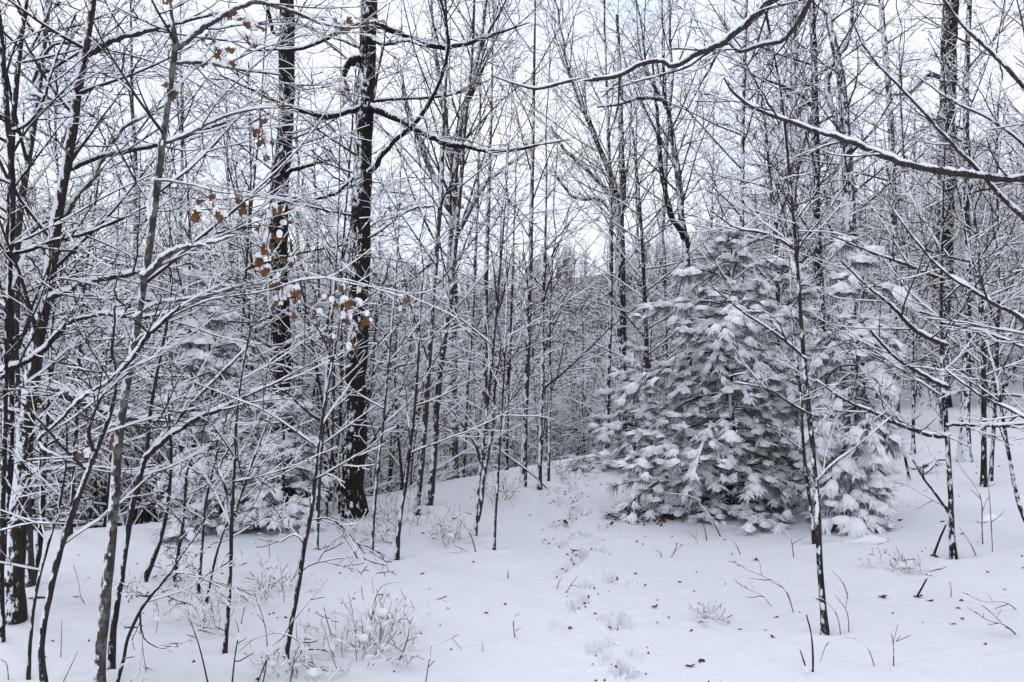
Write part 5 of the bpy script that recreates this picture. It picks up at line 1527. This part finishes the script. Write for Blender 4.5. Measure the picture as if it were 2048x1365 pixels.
# dead leaves lying on the snow
LYING = []
for i in range(4):
    rng = np.random.default_rng(730 + i)
    a = Acc()
    V, q = [], []
    for u in range(5):
        w = [0.15, 0.9, 1.0, 0.7, 0.1][u] * 0.018 * rng.uniform(0.8, 1.2)
        for j in (-1, 0, 1):
            V.append(((u - 2) * 0.013, j * w, abs(j) * rng.uniform(0.004, 0.02) + 0.008 * abs(u - 2) + rng.uniform(0, 0.006)))
    q = [(3 * u + j, 3 * u + j + 1, 3 * u + j + 4, 3 * u + j + 3) for u in range(4) for j in (0, 1)]
    a.add(V, q)
    LYING.append(a.mesh('dead_leaf', [M_LITTER]))
_dr = np.random.default_rng(750)
named = [('curled dark dead leaf lying among the far footprints', 1131, 1047, 1.2), ('dark dead leaf in a footprint nearer down the trail', 1148, 1104, 1.1), ('lone oval dark leaf on smooth snow right of the trail', 1310, 1215, .8),
         ('larger dark leaf at the bottom, left one of a pair right of the trail', 1381, 1335, .8), ('crumpled dark leaf at the bottom, right one of a pair right of the trail', 1402, 1325, .8),
         ('dark upright leaf right of the long arching stalk before the drooping pine', 1511, 1123, 1.0), ('big dark curled leaf at the foot of the leaning dead prop', 1868, 1117, 1.5),
         ('tan leaf left of the thick crooked twig', 1766, 1196, .9), ('tan leaf at the lower end of the thick crooked twig', 1837, 1196, .9)]
for lab, x, y, s in named:
    b = hit(x, y)
    o = obj('dead_leaf', LYING[int(_dr.integers(4))], None, b + [0, 0, -0.002])
    o.rotation_euler = (_dr.normal(0, .2), _dr.normal(0, .2), _dr.uniform(0, 6.28)); o.scale = (s * 1.1, s, s * .55)
    tag(o, lab, 'leaf', 'dead leaves lying on the snow')
specks = [(895, 1219), (973, 1228), (857, 1180), (845, 1149), (555, 1237), (572, 1236), (502, 1181), (1545, 1065), (1860, 1203), (1673, 1222), (1800, 1042), (2045, 1115), (1437, 1062), (1465, 1110), (1398, 1208), (1700, 1042),
          (1905, 1250), (1640, 1200), (1975, 1145), (1925, 1240), (1530, 1262), (1545, 1275), (1245, 985), (1290, 1075), (1085, 1060), (1480, 1260), (1360, 1165), (430, 1190), (310, 1155), (625, 1150), (1885, 1045), (1955, 1085), (2010, 1180), (1720, 1120), (1660, 1075), (1228, 1290), (1215, 1185), (1185, 1330), (105, 1283)]
for x, y in specks:
    b = hit(x, y)
    s = _dr.uniform(0.3, 0.7)
    o = obj('dead_leaf', LYING[int(_dr.integers(4))], None, b + [0, 0, -0.002])
    o.rotation_euler = (_dr.normal(0, .25), _dr.normal(0, .25), _dr.uniform(0, 6.28)); o.scale = (s * 1.2, s, s * .5)
    tag(o, 'small dark fragment of dead leaf lying on the snow', 'leaf', 'dead leaves lying on the snow')

# bare leaf litter where the big pine has kept the snow off
a = Acc()
lv = np.array([v.co[:] for v in LYING[0].vertices]); lq = [tuple(p.vertices) for p in LYING[0].polygons]
for i in range(430):
    x, y = _dr.normal(1352, 46), 0
    y = 1022 - (x - 1350) * 0.10 + _dr.normal(0, 8) + abs(_dr.normal(0, 5))
    b = hit(x, y)
    c, s = math.cos(i * 2.3), math.sin(i * 2.3)
    k = _dr.uniform(0.4, 0.95)
    v = lv * k
    t = _dr.normal(0, .5)
    v = np.column_stack([v[:, 0] * c - v[:, 1] * s, v[:, 0] * s + v[:, 1] * c, v[:, 2] * math.cos(t) + v[:, 0] * math.sin(t)])
    a.add(v + b + [0, 0, 0.006], lq)
o = obj('leaf_litter', a.mesh('leaf_litter', [M_LITTER]))
tag(o, 'dark patch of bare leaf litter under the large pine', None, None, 'stuff')

# crumbs of bark, needles and leaf kicked up by the boots and shaken from the trees
a = Acc()
for i in range(420):
    if i < 150:
        c = PRINTS[int(_dr.integers(len(PRINTS)))]
        x, y = c[0] + _dr.normal(0, 0.06), c[1] + _dr.normal(0, 0.08)
        zz = float(ground(x, y)) + float(trodden(np.array([x]), np.array([y]))[0])
    else:
        x, y = _dr.uniform(-3.5, 6), _dr.uniform(3.8, 12)
        if y > crest(x) - 0.2: continue
        zz = float(ground(x, y))
    s = _dr.uniform(0.004, 0.013)
    t = _dr.uniform(0, 6.28)
    u = np.array([math.cos(t), math.sin(t), 0]) * s * _dr.uniform(1, 2.5)
    w = np.array([-math.sin(t), math.cos(t), 0]) * s * 0.6
    p = np.array([x, y, zz])
    a.add([p - u - [0, 0, .004], p + w + [0, 0, .003], p + u - [0, 0, .004], p - w + [0, 0, .003], p + [0, 0, s * 0.6 + .006]], t=[(0, 1, 4), (1, 2, 4), (2, 3, 4), (3, 0, 4)])
o = obj('bark_crumbs', a.mesh('bark_crumbs', [M_LITTER]))
tag(o, 'dark crumbs of bark and leaf strewn over the snow and the footprints', None, None, 'stuff')

# hollows and little drifts in the snow round the foot of each near tree
gm = bpy.data.objects['snow_ground'].data
co = np.empty(len(gm.vertices) * 3, np.float32)
gm.vertices.foreach_get('co', co)
co = co.reshape(-1, 3)
for x, y, r in WELLS:
    if y > 14: continue
    q = np.hypot(co[:, 0] - x, co[:, 1] - y) / (r + 0.05)
    k = q < 5
    co[k, 2] += -0.035 * np.exp(-(q[k] / 1.0) ** 2) + 0.018 * np.exp(-((q[k] - 1.9) / 0.7) ** 2)
gm.vertices.foreach_set('co', co.ravel())
gm.update()
print('TRIANGLES', TRI['n'])
